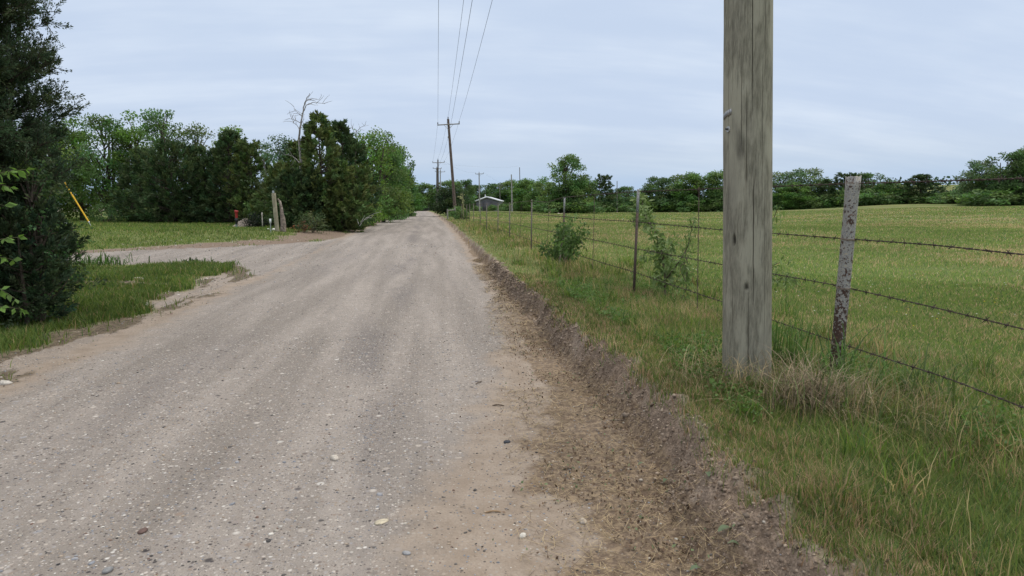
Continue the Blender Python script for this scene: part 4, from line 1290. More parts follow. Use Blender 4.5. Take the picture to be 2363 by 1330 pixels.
# bring the near crossarm under those wires
xs = [p[0] for p in ARMPTS]
for ch in NP.children:
    if ch.name.startswith(('crossarm', 'brace', 'insulator')):
        pass
line(p2_pts[1], p5_pts[0], .6, 'faint cable from the dark pole across to the pole at the barn', .007)
line(p5_pts[1], np.array(at(1215, 452, 170)), .3, 'service cable sloping down right from the barn pole', .006)
line(np.array(at(1020, 378, 126)), p7_pts[0], .4, 'faint level cable to the tall thin dark pole', .006)

# ---------------------------------------------------------------- fence
def build_fence():
    o = thing('barbed_wire_fence', (2.84, 4.2, hh(2.84, 4.2)), 'four-strand barbed wire fence of steel posts along the field, with a rusty pipe post', 'fence')
    O = np.array(o.location)
    # pipe post
    tb = fence_pt(1926, 880); tp = fence_pt(1963, 408)
    g = np.array((2.84, tb[1], hh(2.84, tb[1])))
    t2 = np.array((2.84 + .02, tp[1], tp[2]))
    s = Acc(); m = 26
    dirp = (t2 - g); n = 26
    zz = np.linspace(-.25, 1, m)
    P = g + dirp * zz[:, None]
    a = np.arange(n) * 2 * PI / n
    rad = np.full(m, .0435); rad[-2:] = .0475; rad[-3] = .0445
    rr = rad[:, None] * (1 + .02 * RNG.normal(0, 1, (m, n)) * (zz > .93)[:, None] + .006 * RNG.normal(0, 1, (m, n)))
    V = P[:, None] + np.stack([np.cos(a)[None] * rr, np.sin(a)[None] * rr, np.zeros_like(rr)], -1)
    V[-1, :, 2] += RNG.normal(0, .004, n)
    inner = V[-1] * .75 + P[-1] * .25; inner[:, 2] = P[-1, 2] - .008
    Vl = np.concatenate([V.reshape(-1, 3), inner]) - g
    i = np.arange(m)[:, None] * n; j = np.arange(n)[None]; k = (j + 1) % n
    f = np.stack([i + j, i + k, i + n + k, i + n + j], -1).reshape(-1, 4)
    s.add(Vl, f); s.add(inner - g, [list(range(n))])
    pp = s.build('pipe_post', M_PIPE, o, True, g - O); pp['label'] = 'thick rusty pipe post with pale lichen spots, leaning right'
    # wire ties round the pipe post
    wires = [[(1060, 474), (1092, 472), (1149, 470.5), (1176, 469), (1226, 464), (1262, 467), (1300, 456), (1366, 450), (1467, 443), (1668, 435), (1790, 430.5), (1962, 424), (2120, 420), (2363, 412)],
             [(1060, 486), (1149, 489), (1226, 495), (1300, 500), (1366, 506), (1465, 512), (1560, 521), (1668, 531), (1785, 539), (1945, 551), (2150, 565), (2363, 588)],
             [(1060, 494), (1123, 506), (1178, 516), (1228, 526), (1300, 540), (1366, 553), (1460, 573), (1560, 591), (1668, 611), (1780, 632), (1930, 659), (2150, 708), (2363, 760)],
             [(1060, 503), (1123, 522), (1178, 538), (1228, 555), (1334, 589), (1407, 612), (1457, 626), (1550, 658), (1668, 697), (1786, 741), (1910, 783), (2000, 813), (2180, 870), (2363, 941)]]
    A_ = []
    for w in wires:
        q = np.array([fence_pt(px, py, 2.84 + (.05 if abs(px - 1945) < 30 else .03)) for px, py in w])
        q = q[np.argsort(q[:, 1])]
        e = q[0] + (q[0] - q[1]) / (q[1, 1] - q[0, 1]) * 2.2
        q = np.concatenate([[e], q])
        yy = np.concatenate([np.arange(q[0, 1], 13, .012), np.arange(13, min(q[-1, 1], 70), .25)])
        x = np.interp(yy, q[:, 1], q[:, 0]) + .012 * (vnoise(yy * .8, yy * 0, 3) - .5); z = np.interp(yy, q[:, 1], q[:, 2])
        ker = np.ones(25) / 25
        z_s = np.convolve(np.pad(z, 12, 'edge'), ker, 'valid'); z = np.where(yy < 12.5, z_s, z)
        c = Acc(); nr = yy < 13
        ph = yy[nr] * 2 * PI / .085
        base = np.stack([x, yy, z], 1) - O
        wc = (.075, .058, .050)
        for sg in (0, PI):
            h = np.stack([np.cos(ph + sg), np.zeros(nr.sum()), np.sin(ph + sg)], 1) * .0026
            c.tube(base[nr] + h, .0023, 4, wc, False)
        if (~nr).any(): c.tube(base[~nr], .0062, 4, wc, False)
        bpos = np.arange(q[0, 1] + RNG.uniform(0, .1), 16, .125)
        for b_ in bpos:
            p = np.array((np.interp(b_, yy, x), b_, np.interp(b_, yy, z))) - O
            for sg in (-1, 1):
                d = rdir(1, (0, 0, 0))[0]; d[1] *= .4; d /= np.linalg.norm(d)
                c.tube(np.stack([p - d * .021 + (0, sg * .004, 0), p + (0, sg * .006, 0), p + d * .021 + (0, sg * .004, 0)]), (.0018, .003, .0018), 4, wc, False)
            c.tube(np.stack([p - (0, .007, 0), p + (0, .007, 0)]), .0062, 6, wc, False)
        c.build('barbed_wire', M_WIRE, o)
        A_.append((yy, x, z))
    for yy, x, z in A_:
        zc = np.interp(g[1], yy, z); t = (zc - g[2]) / dirp[2]; c0 = g + dirp * t
        a = np.linspace(0, 2 * PI, 20); r = .0465
        c = Acc()
        for dz in (0, .007):
            c.tube(np.stack([np.cos(a) * r, np.sin(a) * r, .006 * np.sin(a * 1.0) + dz], 1) + c0 - O, .0022, 4, (.28, .22, .17), False)
        tl = c0 + (.03, -.05, 0) - O
        c.tube(np.stack([tl, tl + (.01, -.02, -.03)]), .002, 4, (.28, .22, .17), False)
        c.build('wire_tie', M_WIRE, o)
    # steel posts
    posts = [(1464, 437, 690, 1), (1300, 455, 612, 1), (1226, 461, 566, 0), (1176, 468, 547, 0), (1149, 469, 538, 0), (1123, 470, 527, 0), (1108, 471, 520, 0), (1093, 469, 515, 0), (1084, 470, 511, 0), (1077, 471, 508, 0), (1070, 471, 506, 0), (1065, 472, 504, 0)]
    for px, yt, yb, pale in posts:
        pb = fence_pt(px - (2 if pale else 0), yb); pt = fence_pt(px + (3 if pale else 0), yt)
        gy = pb[1]; gz = hh(2.84, gy)
        hgt = pt[2] - gz
        c = Acc(); m = 24
        tone = (.115, .085, .07) if pale else (.20, .18, .155)
        brk = hgt - .32 if pale else hgt - .06
        for z0, z1, cl in ((-.1, brk, np.array(tone)), (brk, hgt, np.array((.36, .37, .37)) if pale else np.array(tone))):
            zc, dz = (z0 + z1) / 2, z1 - z0
            c.box((0, 0, zc), (.036, .006, dz), None, cl); c.box((0, .0185, zc), (.006, .0308, dz), None, cl)
            for zz_ in np.arange(z0 + .03, z1, .055): c.box((0, -.0045, zz_), (.010, .004, .012), None, cl * .9)
        p = c.build('steel_post', M_TPOST, o, False, np.array((2.84, gy, gz)) - O)
        dx = (pt[0] - pb[0]); p.rotation_euler = (0, math.atan2(.03 if pale else .01, 1.3), RNG.uniform(-.3, .3) - .1)
    # twisted wire stays between the posts
    for px, yt, yb in ((1605, 432, 712), (1366, 452, 620), (1262, 468, 575), (1199, 470, 552)):
        pt = fence_pt(px + 2, yt); pb = fence_pt(px - 2, yb)
        m = 60 if px > 1300 else 14
        t = np.linspace(0, 1, m)[:, None]; P = pt + (pb - pt) * t + np.array((.03, 0, 0)); P[:, 2] = np.maximum(P[:, 2], hh(2.87, pb[1]))
        c = Acc(); ph = t[:, 0] * 2 * PI * 17
        for sg in (0, PI):
            c.tube(P + np.stack([np.cos(ph + sg), np.sin(ph + sg), ph * 0], 1) * .005 - O, .0028, 4, (.13, .095, .08), False)
        c.build('wire_stay', M_WIRE, o)


build_fence()

# ---------------------------------------------------------------- plants at the fence
def willow():
    g = hit(1533, 694); gv = np.array(g)
    o = thing('sapling', g, 'lanky narrow-leaved sapling growing through the wires left of the near pole', 'plant')
    T, C = Acc(), Acc()
    xf = g.x - .02

    def st(pts, r0, r1, nl, tw=0, ls=.09):
        P = np.array([fence_pt(px, py, xf + RNG.normal(0, .05)) for px, py in pts]) - gv
        P[:, 1] = np.clip(P[:, 1], -.9, 1.2)
        tt = np.linspace(0, 1, len(P)); t2 = np.linspace(0, 1, 24)
        Q = np.stack([np.interp(t2, tt, P[:, k]) for k in range(3)], 1)
        Q = np.stack([np.convolve(np.pad(Q[:, k], 2, 'edge'), np.ones(5) / 5, 'valid') for k in range(3)], 1)
        T.tube(Q, np.linspace(r0, r1, 24), 5, (.13, .10, .075), False)
        nl = int(nl * 2.0)
        if nl:
            ii = RNG.integers(3, 24, nl); s = ls * RNG.uniform(.55, 1.35, nl)
            base = Q[ii] + RNG.normal(0, .035, (nl, 3))
            cc = np.where((RNG.uniform(0, 1, nl) < .3)[:, None], (.23, .30, .12), (.145, .215, .066)) * RNG.uniform(.65, 1.3, (nl, 1))
            leafs(C, base, rdir(nl, (.1, -.1, -.55)), rdir(nl, (0, -.5, .4)), s * 1.15, s * .36, cc)
    st(((1533, 694), (1536, 640), (1530, 595), (1524, 565), (1505, 522), (1482, 492), (1458, 470), (1436, 452)), .018, .005, 230, ls=.105)
    st(((1505, 522), (1490, 505), (1470, 495)), .006, .002, 40, ls=.10); st(((1482, 492), (1470, 500), (1452, 500), (1446, 510)), .005, .002, 44, ls=.10)
    st(((1536, 645), (1552, 625), (1570, 600), (1590, 565), (1612, 540), (1640, 518), (1664, 500)), .010, .003, 60, ls=.06)
    st(((1588, 612), (1610, 588), (1640, 566), (1668, 548)), .006, .002, 55, ls=.05)
    st(((1530, 600), (1545, 570), (1558, 550)), .005, .002, 40); st(((1526, 600), (1512, 580), (1498, 575)), .004, .002, 26)
    st(((1530, 610), (1515, 600), (1500, 590), (1475, 590)), .004, .002, 24)
    st(((1545, 598), (1590, 607), (1625, 622), (1650, 646), (1668, 682), (1669, 730)), .006, .004, 6)
    st(((1615, 618), (1640, 640), (1666, 660)), .004, .002, 0)
    st(((1532, 688), (1500, 676), (1478, 658), (1460, 640), (1452, 630)), .006, .003, 36, ls=.06)
    st(((1540, 690), (1560, 650), (1580, 620), (1600, 600)), .006, .002, 30)
    st(((1545, 655), (1585, 645), (1610, 632)), .004, .002, 26)
    st(((1534, 660), (1520, 640), (1512, 625)), .005, .002, 40); st(((1536, 640), (1548, 615), (1556, 590)), .005, .002, 44)
    st(((1600, 705), (1610, 690), (1616, 670)), .004, .002, 22, ls=.06)
    T.build('stems', M_BARK, o); C.build('leaves', M_LEAF, o)
    # twigs that show right of the near pole
    g = hit(1772, 700); gv = np.array(g)
    o = thing('sapling', g, 'leafy twigs poking out behind the right side of the near pole', 'plant')
    T, C = Acc(), Acc(); xf = 3.02; g.x = xf
    gv = np.array((xf, fence_pt(1760, 700, xf)[1], hh(xf, fence_pt(1760, 700, xf)[1]))); o.location = gv
    st(((1758, 712), (1765, 600), (1775, 540), (1790, 490), (1797, 478)), .007, .002, 34, ls=.05)
    st(((1762, 660), (1790, 632), (1815, 640), (1838, 650)), .005, .002, 46, ls=.045)
    st(((1762, 650), (1785, 612), (1805, 604)), .005, .002, 24, ls=.045)
    st(((1762, 650), (1790, 650), (1822, 630)), .005, .002, 40, ls=.045)
    T.build('stems', M_BARK, o); C.build('leaves', M_LEAF, o)


def fence_shrub():
    pb = hit(1297, 618)
    g = pb
    o = thing('shrub', g, 'small dense green shrub at the foot of a steel fence post, left of the sapling', 'shrub')
    T, C = Acc(), Acc()
    d = math.hypot(g.x, g.y)
    k = d / F_PX
    for px, py, r, n in ((1297, 575, 26, 520), (1275, 562, 24, 420), (1318, 570, 24, 420), (1300, 545, 22, 360), (1285, 592, 24, 420), (1320, 552, 18, 220), (1258, 572, 16, 160), (1335, 545, 14, 130), (1310, 598, 22, 260), (1248, 575, 12, 90), (1297, 530, 14, 120), (1317, 515, 9, 60), (1332, 505, 8, 45), (1345, 522, 7, 35), (1354, 540, 9, 50), (1325, 535, 12, 90)):
        c = fence_pt(px, py, g.x + RNG.normal(.0, .1)) - np.array(g); c[1] = np.clip(c[1], -1.2, 1.2)
        q = r * k
        P = c + rdir(n) * (RNG.uniform(0, 1, n) ** .45 * q)[:, None]
        n_ = max(20, int(n * .6)); P = P[:n_] + RNG.normal(0, .05, (n_, 3)); n = n_
        s = .085 * RNG.uniform(.6, 1.3, n)
        cc = np.array((.090, .150, .044)) * RNG.uniform(.8, 1.25)
        leafs(C, P, rdir(n, (0, 0, -.2)), rdir(n, (0, -.2, .6)), s, s * .45, cc[None] * RNG.uniform(.6, 1.5, (n, 1)))
        T.tube(curve((RNG.normal(0, .06), RNG.normal(0, .06), -.03), c, RNG.normal(0, .05, 3), 6), np.linspace(.009, .003, 6), 4, (.17, .14, .11), False)
    T.build('stems', M_BARK, o); C.build('foliage', M_LEAF, o)
    # pale tall stalk by the leaning pole
    g = gnd(1068, 46)
    o = thing('weed_stalk', g, 'tall pale yellow stalk standing by the leaning pole', 'plant')
    c = Acc(); gv = np.array(g)
    c.tube(np.array([at(1069, 500, 46), at(1069, 475, 46), at(1068, 460, 46), at(1067, 446, 46)]) - gv, (.03, .05, .035, .02), 6, (.30, .29, .16)); c.build('stem', M_LEAF, o)
    l = Acc()
    P = np.array([at(1069, 480, 46), at(1068, 468, 46), at(1066, 457, 46), at(1067, 450, 46), at(1061, 457, 46), at(1070, 465, 46)] * 6) - gv + RNG.normal(0, .06, (36, 3))
    leafs(l, P, rdir(36, (0, 0, .3)), rdir(36), .16, .08, np.array((.30, .31, .15)) * RNG.uniform(.7, 1.2, (36, 1)))
    l.build('leaves', M_LEAF, o)


def tufts():
    # dry clump between near pole and pipe post
    g = hit(1865, 945)
    o = thing('grass_tuft', g, 'drooping clump of dry straw-brown grass between the near pole and the pipe post', 'grass tuft')
    A = Acc(); n = 520

    def arc(n, cx, cy, spread, H, reach, col, w):
        for k in range(n):
            a = RNG.uniform(0, 2 * PI); b = np.array((cx + RNG.normal(0, spread), cy + RNG.normal(0, spread), -.02))
            h = H * RNG.uniform(.5, 1.15); r = reach * RNG.uniform(.2, 1.2)
            dv = np.array((math.cos(a), math.sin(a), 0)); t = np.linspace(0, 1, 6)[:, None]
            P = b + dv * r * t ** 1.5 + np.array((0, 0, 1)) * h * (1.7 * t - .95 * t * t * RNG.uniform(.75, 1.35))
            P[:, 2] = np.maximum(P[:, 2], .0)
            sd = np.cross(dv, (0, 0, 1)) * w * RNG.uniform(.6, 1.3)
            ww = np.array((1, 1, .9, .7, .45, .08))[:, None]
            V = np.concatenate([P - sd * ww, P + sd * ww]); i = np.arange(5)
            A.add(V, np.stack([i, i + 6, i + 7, i + 1], 1), np.array(col) * RNG.uniform(.4, 1.35))
    arc(230, 0, 0, .10, .38, .36, (.34, .27, .18), .0022); arc(200, 0, 0, .15, .30, .4, (.19, .145, .095), .0018); arc(90, 0, 0, .16, .34, .34, (.11, .17, .05), .003)
    A.build('blades', M_STRAW, o)
    for px, py, lab, cnt, H, reach, col, w, sp in ((1725, 905, 'dry bent grass stems around the foot of the near pole', 360, .36, .40, (.36, .28, .16), .0016, .24),
                                            (1935, 905, 'broad green grass blades at the foot of the pipe post', 60, .50, .30, (.12, .21, .06), .006, .1),
                                            (1800, 870, 'tall green grass clump just right of the near pole', 110, .58, .28, (.11, .19, .05), .0045, .1),
                                            (2110, 935, 'tall green grass clump with arching blades right of the pipe post', 90, .42, .34, (.13, .19, .06), .0045, .12),
                                            (2000, 960, 'tangled dry grass below the bottom wire right of the pipe post', 420, .28, .36, (.33, .265, .15), .0015, .26),
                                            (230, 612, 'tall green grass clump on the near edge of the driveway', 150, .34, .26, (.065, .13, .03), .012, .35),
                                            (445, 607, 'small dark grass tuft at the driveway edge', 60, .2, .16, (.05, .09, .03), .012, .2)):
        g = hit(px, py)
        o = thing('grass_tuft', g, lab, 'grass tuft')
        A = Acc(); arc(cnt, 0, 0, sp, H, reach, col, w); A.build('blades', M_STRAW if col[0] > .3 else M_GRASS, o)
    # broadleaf weeds on the verge
    A = Acc()
    for k in range(5200):
        y = 1.7 + RNG.uniform(0, 1) ** 1.3 * 9; x = xr(y) + .5 + RNG.uniform(0, 1.6)
        if vnoise(x * 1.3, y * 1.3, 121) < .44: continue
        z = hh(x, y); n = RNG.integers(5, 12)
        P = np.array((x, y, z)) + RNG.normal(0, .03, (n, 3)) * (1, 1, 0) + np.stack([np.zeros(n), np.zeros(n), RNG.uniform(.02, .12, n)], 1)
        s = RNG.uniform(.012, .030, n) * (1 + .9 * (k % 9 == 0))
        leafs(A, P, rdir(n, (0, 0, .2)), rdir(n, (0, 0, 1.2)), s, s * .7, np.array((.115, .20, .05)) * RNG.uniform(.55, 1.3, (n, 1)))
    tag(A.build('verge_weeds', M_LEAF), 'small broad-leaved weeds mixed into the verge grass', 'weeds', None, 'stuff')


willow(); fence_shrub(); tufts()

# ---------------------------------------------------------------- things on the left lot
def lot_things():
    # guy wire with yellow guard
    g = hit(212, 524); d = (g.x * FX + g.y * FY); gv = np.array(g)
    o = thing('guy_wire', g, 'slanting guy wire with a yellow plastic guard, anchored in the lot grass', 'guy wire')
    a0 = at(211, 522, d) - gv; a1 = at(138, 404, d + .3) - gv; dv = a1 - a0
    c = Acc(); c.tube(np.stack([a0 + dv * .09, a0 + dv * .5, a1]), .036, 10, (.72, .42, .02)); c.build('guard', M_ATTR, o)
    c = Acc(); c.tube(np.stack([a0 + dv * .05, a0 + dv * 3.4]), .008, 5, (.25, .25, .26)); c.build('cable', M_METAL, o)
    c = Acc(); c.tube(np.stack([a0 - (0, 0, .06), a0 + dv * .07]), .014, 6, (.45, .46, .47)); c.tube(np.stack([a0 + dv * .07, a0 + dv * .085]), .045, 8, (.62, .63, .63))
    c.build('anchor_rod', M_METAL, o)
    # red marker post
    g = gnd(546, 33); gv = np.array(g); d = 33
    o = thing('marker_post', g, 'utility marker post with a red cap, black collar and grey-green foot', 'marker post')
    f = lambda y: at(546, y, d)[2] - g.z
    lx = lambda y: np.array((RX, RY, 0)) * ((y - 527) * -.06 * d / F_PX * -.6)
    c = Acc(); zz = [f(503.5), f(500), f(491), f(490), f(486.5), f(486)]
    c.tube(np.array([lx(503.5 - 3 * k) * -1 + (0, 0, z) for k, z in enumerate(zz)]), (.05, .062, .068, .09, .09, .07), 14, (.36, .035, .035)); c.build('cap', M_ATTR, o)
    c = Acc(); zz = [f(518), f(512), f(511), f(506), f(505), f(503.5)]
    c.tube(np.array([lx(515) * -1 + (0, 0, z) for z in zz]), (.05, .052, .08, .08, .06, .05), 14, (.02, .021, .026)); c.build('collar', M_ATTR, o)
    c = Acc(); c.tube(np.array([(0, 0, -.1), (0, 0, f(518))]), (.048, .048), 14, (.17, .22, .20)); c.build('foot', M_ATTR, o)
    # rubble pile
    g = gnd(568, 37)
    o = thing('rubble_pile', g, 'pointed heap of pale rubble in front of the dark cedars', 'rubble')
    A = Acc(); n = 900
    a = RNG.uniform(0, 2 * PI, n); q = np.sqrt(RNG.uniform(0, 1, n)); hgt = .52
    x = np.cos(a) * q * .72; y = np.sin(a) * q * .6; z = hgt * (1 - q) ** .9 * RNG.uniform(.85, 1.05, n)
    rocks(A, x, y, z - .02, RNG.uniform(.022, .06, n), np.where((RNG.uniform(0, 1, n) < .7)[:, None], (.42, .36, .30), (.25, .21, .18)) * RNG.uniform(.7, 1.3, (n, 1)), .75)
    t = np.linspace(0, 1, 10); A.tube(np.stack([0 * t, 0 * t, t * hgt * .92 - .02], 1), .62 * (1 - t) + .02, 16, (.28, .24, .2)); A.build('stones', M_STONE, o)
    # square post, pipe and split log
    g = gnd(640, 30); gv = np.array(g); d = 30; k = d / F_PX
    zt = at(640, 446, d)[2] - g.z
    o = thing('wooden_post', g, 'weathered grey wooden gate post at the driveway corner', 'post')
    c = Acc(); lean = np.array((-RX, -RY, 0)) * .1
    rr = np.array((1, 1.03, .97, 1.02, .98, 1.0, .97))
    zz = np.linspace(-.15, zt, 7)
    c.tube(np.stack([lean[0] * zz / zt, lean[1] * zz / zt, zz], 1), .092 * rr, 10, (1.15, 1.1, 1.0)); c.build('shaft', M_POLE, o)
    g2 = gnd(639, 30.35); o = thing('metal_pipe', g2, 'thin open metal pipe sticking up behind the wooden gate post', 'pipe')
    c = Acc(); p0 = at(639, 530, 30.35) - np.array(g2); p1 = at(630, 435, 30.35) - np.array(g2)
    t = np.array((0, .25, .5, .75, 1.0))[:, None]; c.tube(p0 + (p1 - p0) * t - (0, 0, .1), .045, 12, (.42, .44, .45), False)
    c.tube(np.stack([p1 - (0, 0, .1), p1 - (0, 0, .4)]), .036, 10, (.04, .04, .04)); c.build('tube', M_METAL, o)
    g3 = gnd(652, 30.2); o = thing('leaning_log', g3, 'split weathered log leaning on the wooden gate post', 'log'); gv = np.array(g3)
    c = Acc()
    P = np.array([at(x, y, 30.2) for x, y in ((652, 540), (653, 520), (651, 500), (649, 480), (646, 466), (641, 459))]) - gv
    P[0, 2] = -.12
    c.tube(P, (.13, .10, .08, .065, .05, .03), 9, (.27, .225, .19))
    P = np.array([at(x, y, 30.15) for x, y in ((655, 538), (656, 520), (655, 505), (655, 497))]) - gv; c.tube(P, (.10, .08, .06, .02), 6, (.23, .19, .155))
    c.build('wood', M_BARK, o)
    # stakes
    g = gnd(606, 32); o = thing('wooden_stake', g, 'thin grey wooden stake left of the gate post', 'stake')
    c = Acc(); h = at(606, 491, 32)[2] - g.z; c.box((0, 0, h / 2 - .05), (.045, .03, h + .1), None, (.33, .31, .27)); c.box((0, 0, h), (.03, .03, .05), None, (.36, .33, .28), .3); c.build('wood', M_BARK, o)
    g = gnd(625, 29); o = thing('survey_stake', g, 'short pale metal stake with a white tag right beside the gate post', 'stake')
    c = Acc(); h = at(625, 506, 29)[2] - g.z; c.tube(np.stack([(0, 0, -.05), (0, 0, h)]), .018, 6, (.36, .40, .40)); c.build('rod', M_METAL, o)
    c = Acc(); c.box((0, -.022, h - .08), (.085, .012, .19), None, (.7, .72, .72)); c.build('tag', M_ATTR, o)
    # pale rocks beside the post
    for px, dd, s, lab in ((632, 30.6, .15, 'white limestone rock at the left foot of the gate post'), (619, 30.9, .08, 'small white rock left of the gate post foot'), (594, 31.5, .06, 'small white stone below the dark low bush')):
        g = gnd(px, dd); A = Acc(); rocks(A, np.zeros(1), np.zeros(1), np.zeros(1), np.array([s]), np.array([(.62, .6, .55)]), .6)
        o = A.build('rock', M_STONE, None, False, g); tag(o, lab, 'rock')
    for px, py, s, lab in ((297, 631, .10, 'flat white rock by the bare soil near the driveway'), (320, 645, .13, 'pale angular rock in the grass island by the driveway'), (335, 706, .07, 'pale stone at the edge of the grass island'), (14, 888, .05, 'white stone at the left road edge')):
        g = hit(px, py); A = Acc(); rocks(A, np.zeros(1), np.zeros(1), np.zeros(1), np.array([s]), np.array([(.52, .48, .42)]), .45)
        o = A.build('rock', M_STONE, None, False, g); tag(o, lab, 'rock')
    # pale dead twigs in front of the cedar
    g = gnd(835, 33.5); d = 33.5; gv = np.array(g)
    o = thing('dead_branch', g, 'whitish dead twigs sticking out of the roadside cedar', 'branch')
    c = Acc()
    for pts in (((830, 522), (836, 512), (845, 503), (862, 494), (880, 489)), ((835, 510), (846, 506), (853, 500)), ((832, 514), (842, 498)), ((845, 503), (856, 503), (862, 497)), ((828, 518), (824, 506))):
        P = np.array([at(x, y, d) for x, y in pts]) - gv; c.tube(P, np.linspace(.010, .006, len(P)), 4, (.5, .48, .44), False)
    c.build('twigs', M_BARK, o)
    # stake with crumpled foil, yellow tag
    g = gnd(158, 12.5); gv = np.array(g); d = 12.5
    o = thing('survey_stake', g, 'thin steel stake wrapped in crumpled silver foil, near end of the driveway', 'stake')
    c = Acc(); zt = at(157, 530, d)[2] - g.z; c.tube(np.stack([(0, 0, -.05), (0, 0, zt)]), .012, 6, (.40, .43, .46)); c.build('rod', M_METAL, o)
    A = Acc(); rocks(A, RNG.normal(0, .025, 9), RNG.normal(0, .02, 9), zt + RNG.normal(0, .05, 9), np.full(9, .045), np.tile((.55, .6, .68), (9, 1)) * RNG.uniform(.5, 1.5, (9, 1)), 1.0); A.build('foil', M_METAL, o)
    p = at(74, 541, 9.0)
    gz = hh(p[0], p[1])
    o = thing('yellow_tag', (p[0], p[1], gz), 'yellow plastic utility tag on a thin rod in the undergrowth at the left', 'tag')
    c = Acc(); c.tube(np.stack([(0, 0, -.05), (0, 0, p[2] - gz + .02)]), .006, 5, (.45, .18, .08)); c.build('rod', M_ATTR, o)
    Rm = [(RX, -RY * 0 + FX, 0), (RY, FY, 0), (0, 0, 1)]
    th = .22; Rm = np.array(((RX, FX, 0), (RY, FY, 0), (0, 0, 1))) @ np.array(((math.cos(th), 0, -math.sin(th)), (0, 1, 0), (math.sin(th), 0, math.cos(th))))
    cc = np.array((0, 0, p[2] - gz))
    c = Acc(); c.box(cc, (.125, .006, .042), Rm, (.75, .45, .02)); plate = c.build('plate', M_ATTR, o)
    c = Acc()
    for k, (u, w) in enumerate(((-.035, .012), (-.005, .010), (.012, .010), (.028, .012), (.046, .008))):
        c.box(cc + Rm @ np.array((u, -.0045, .002 * (k % 2))), (w, .002, .016 if k else .022), Rm, (.05, .035, .01))
    c.build('dark_print', M_ATTR, plate)


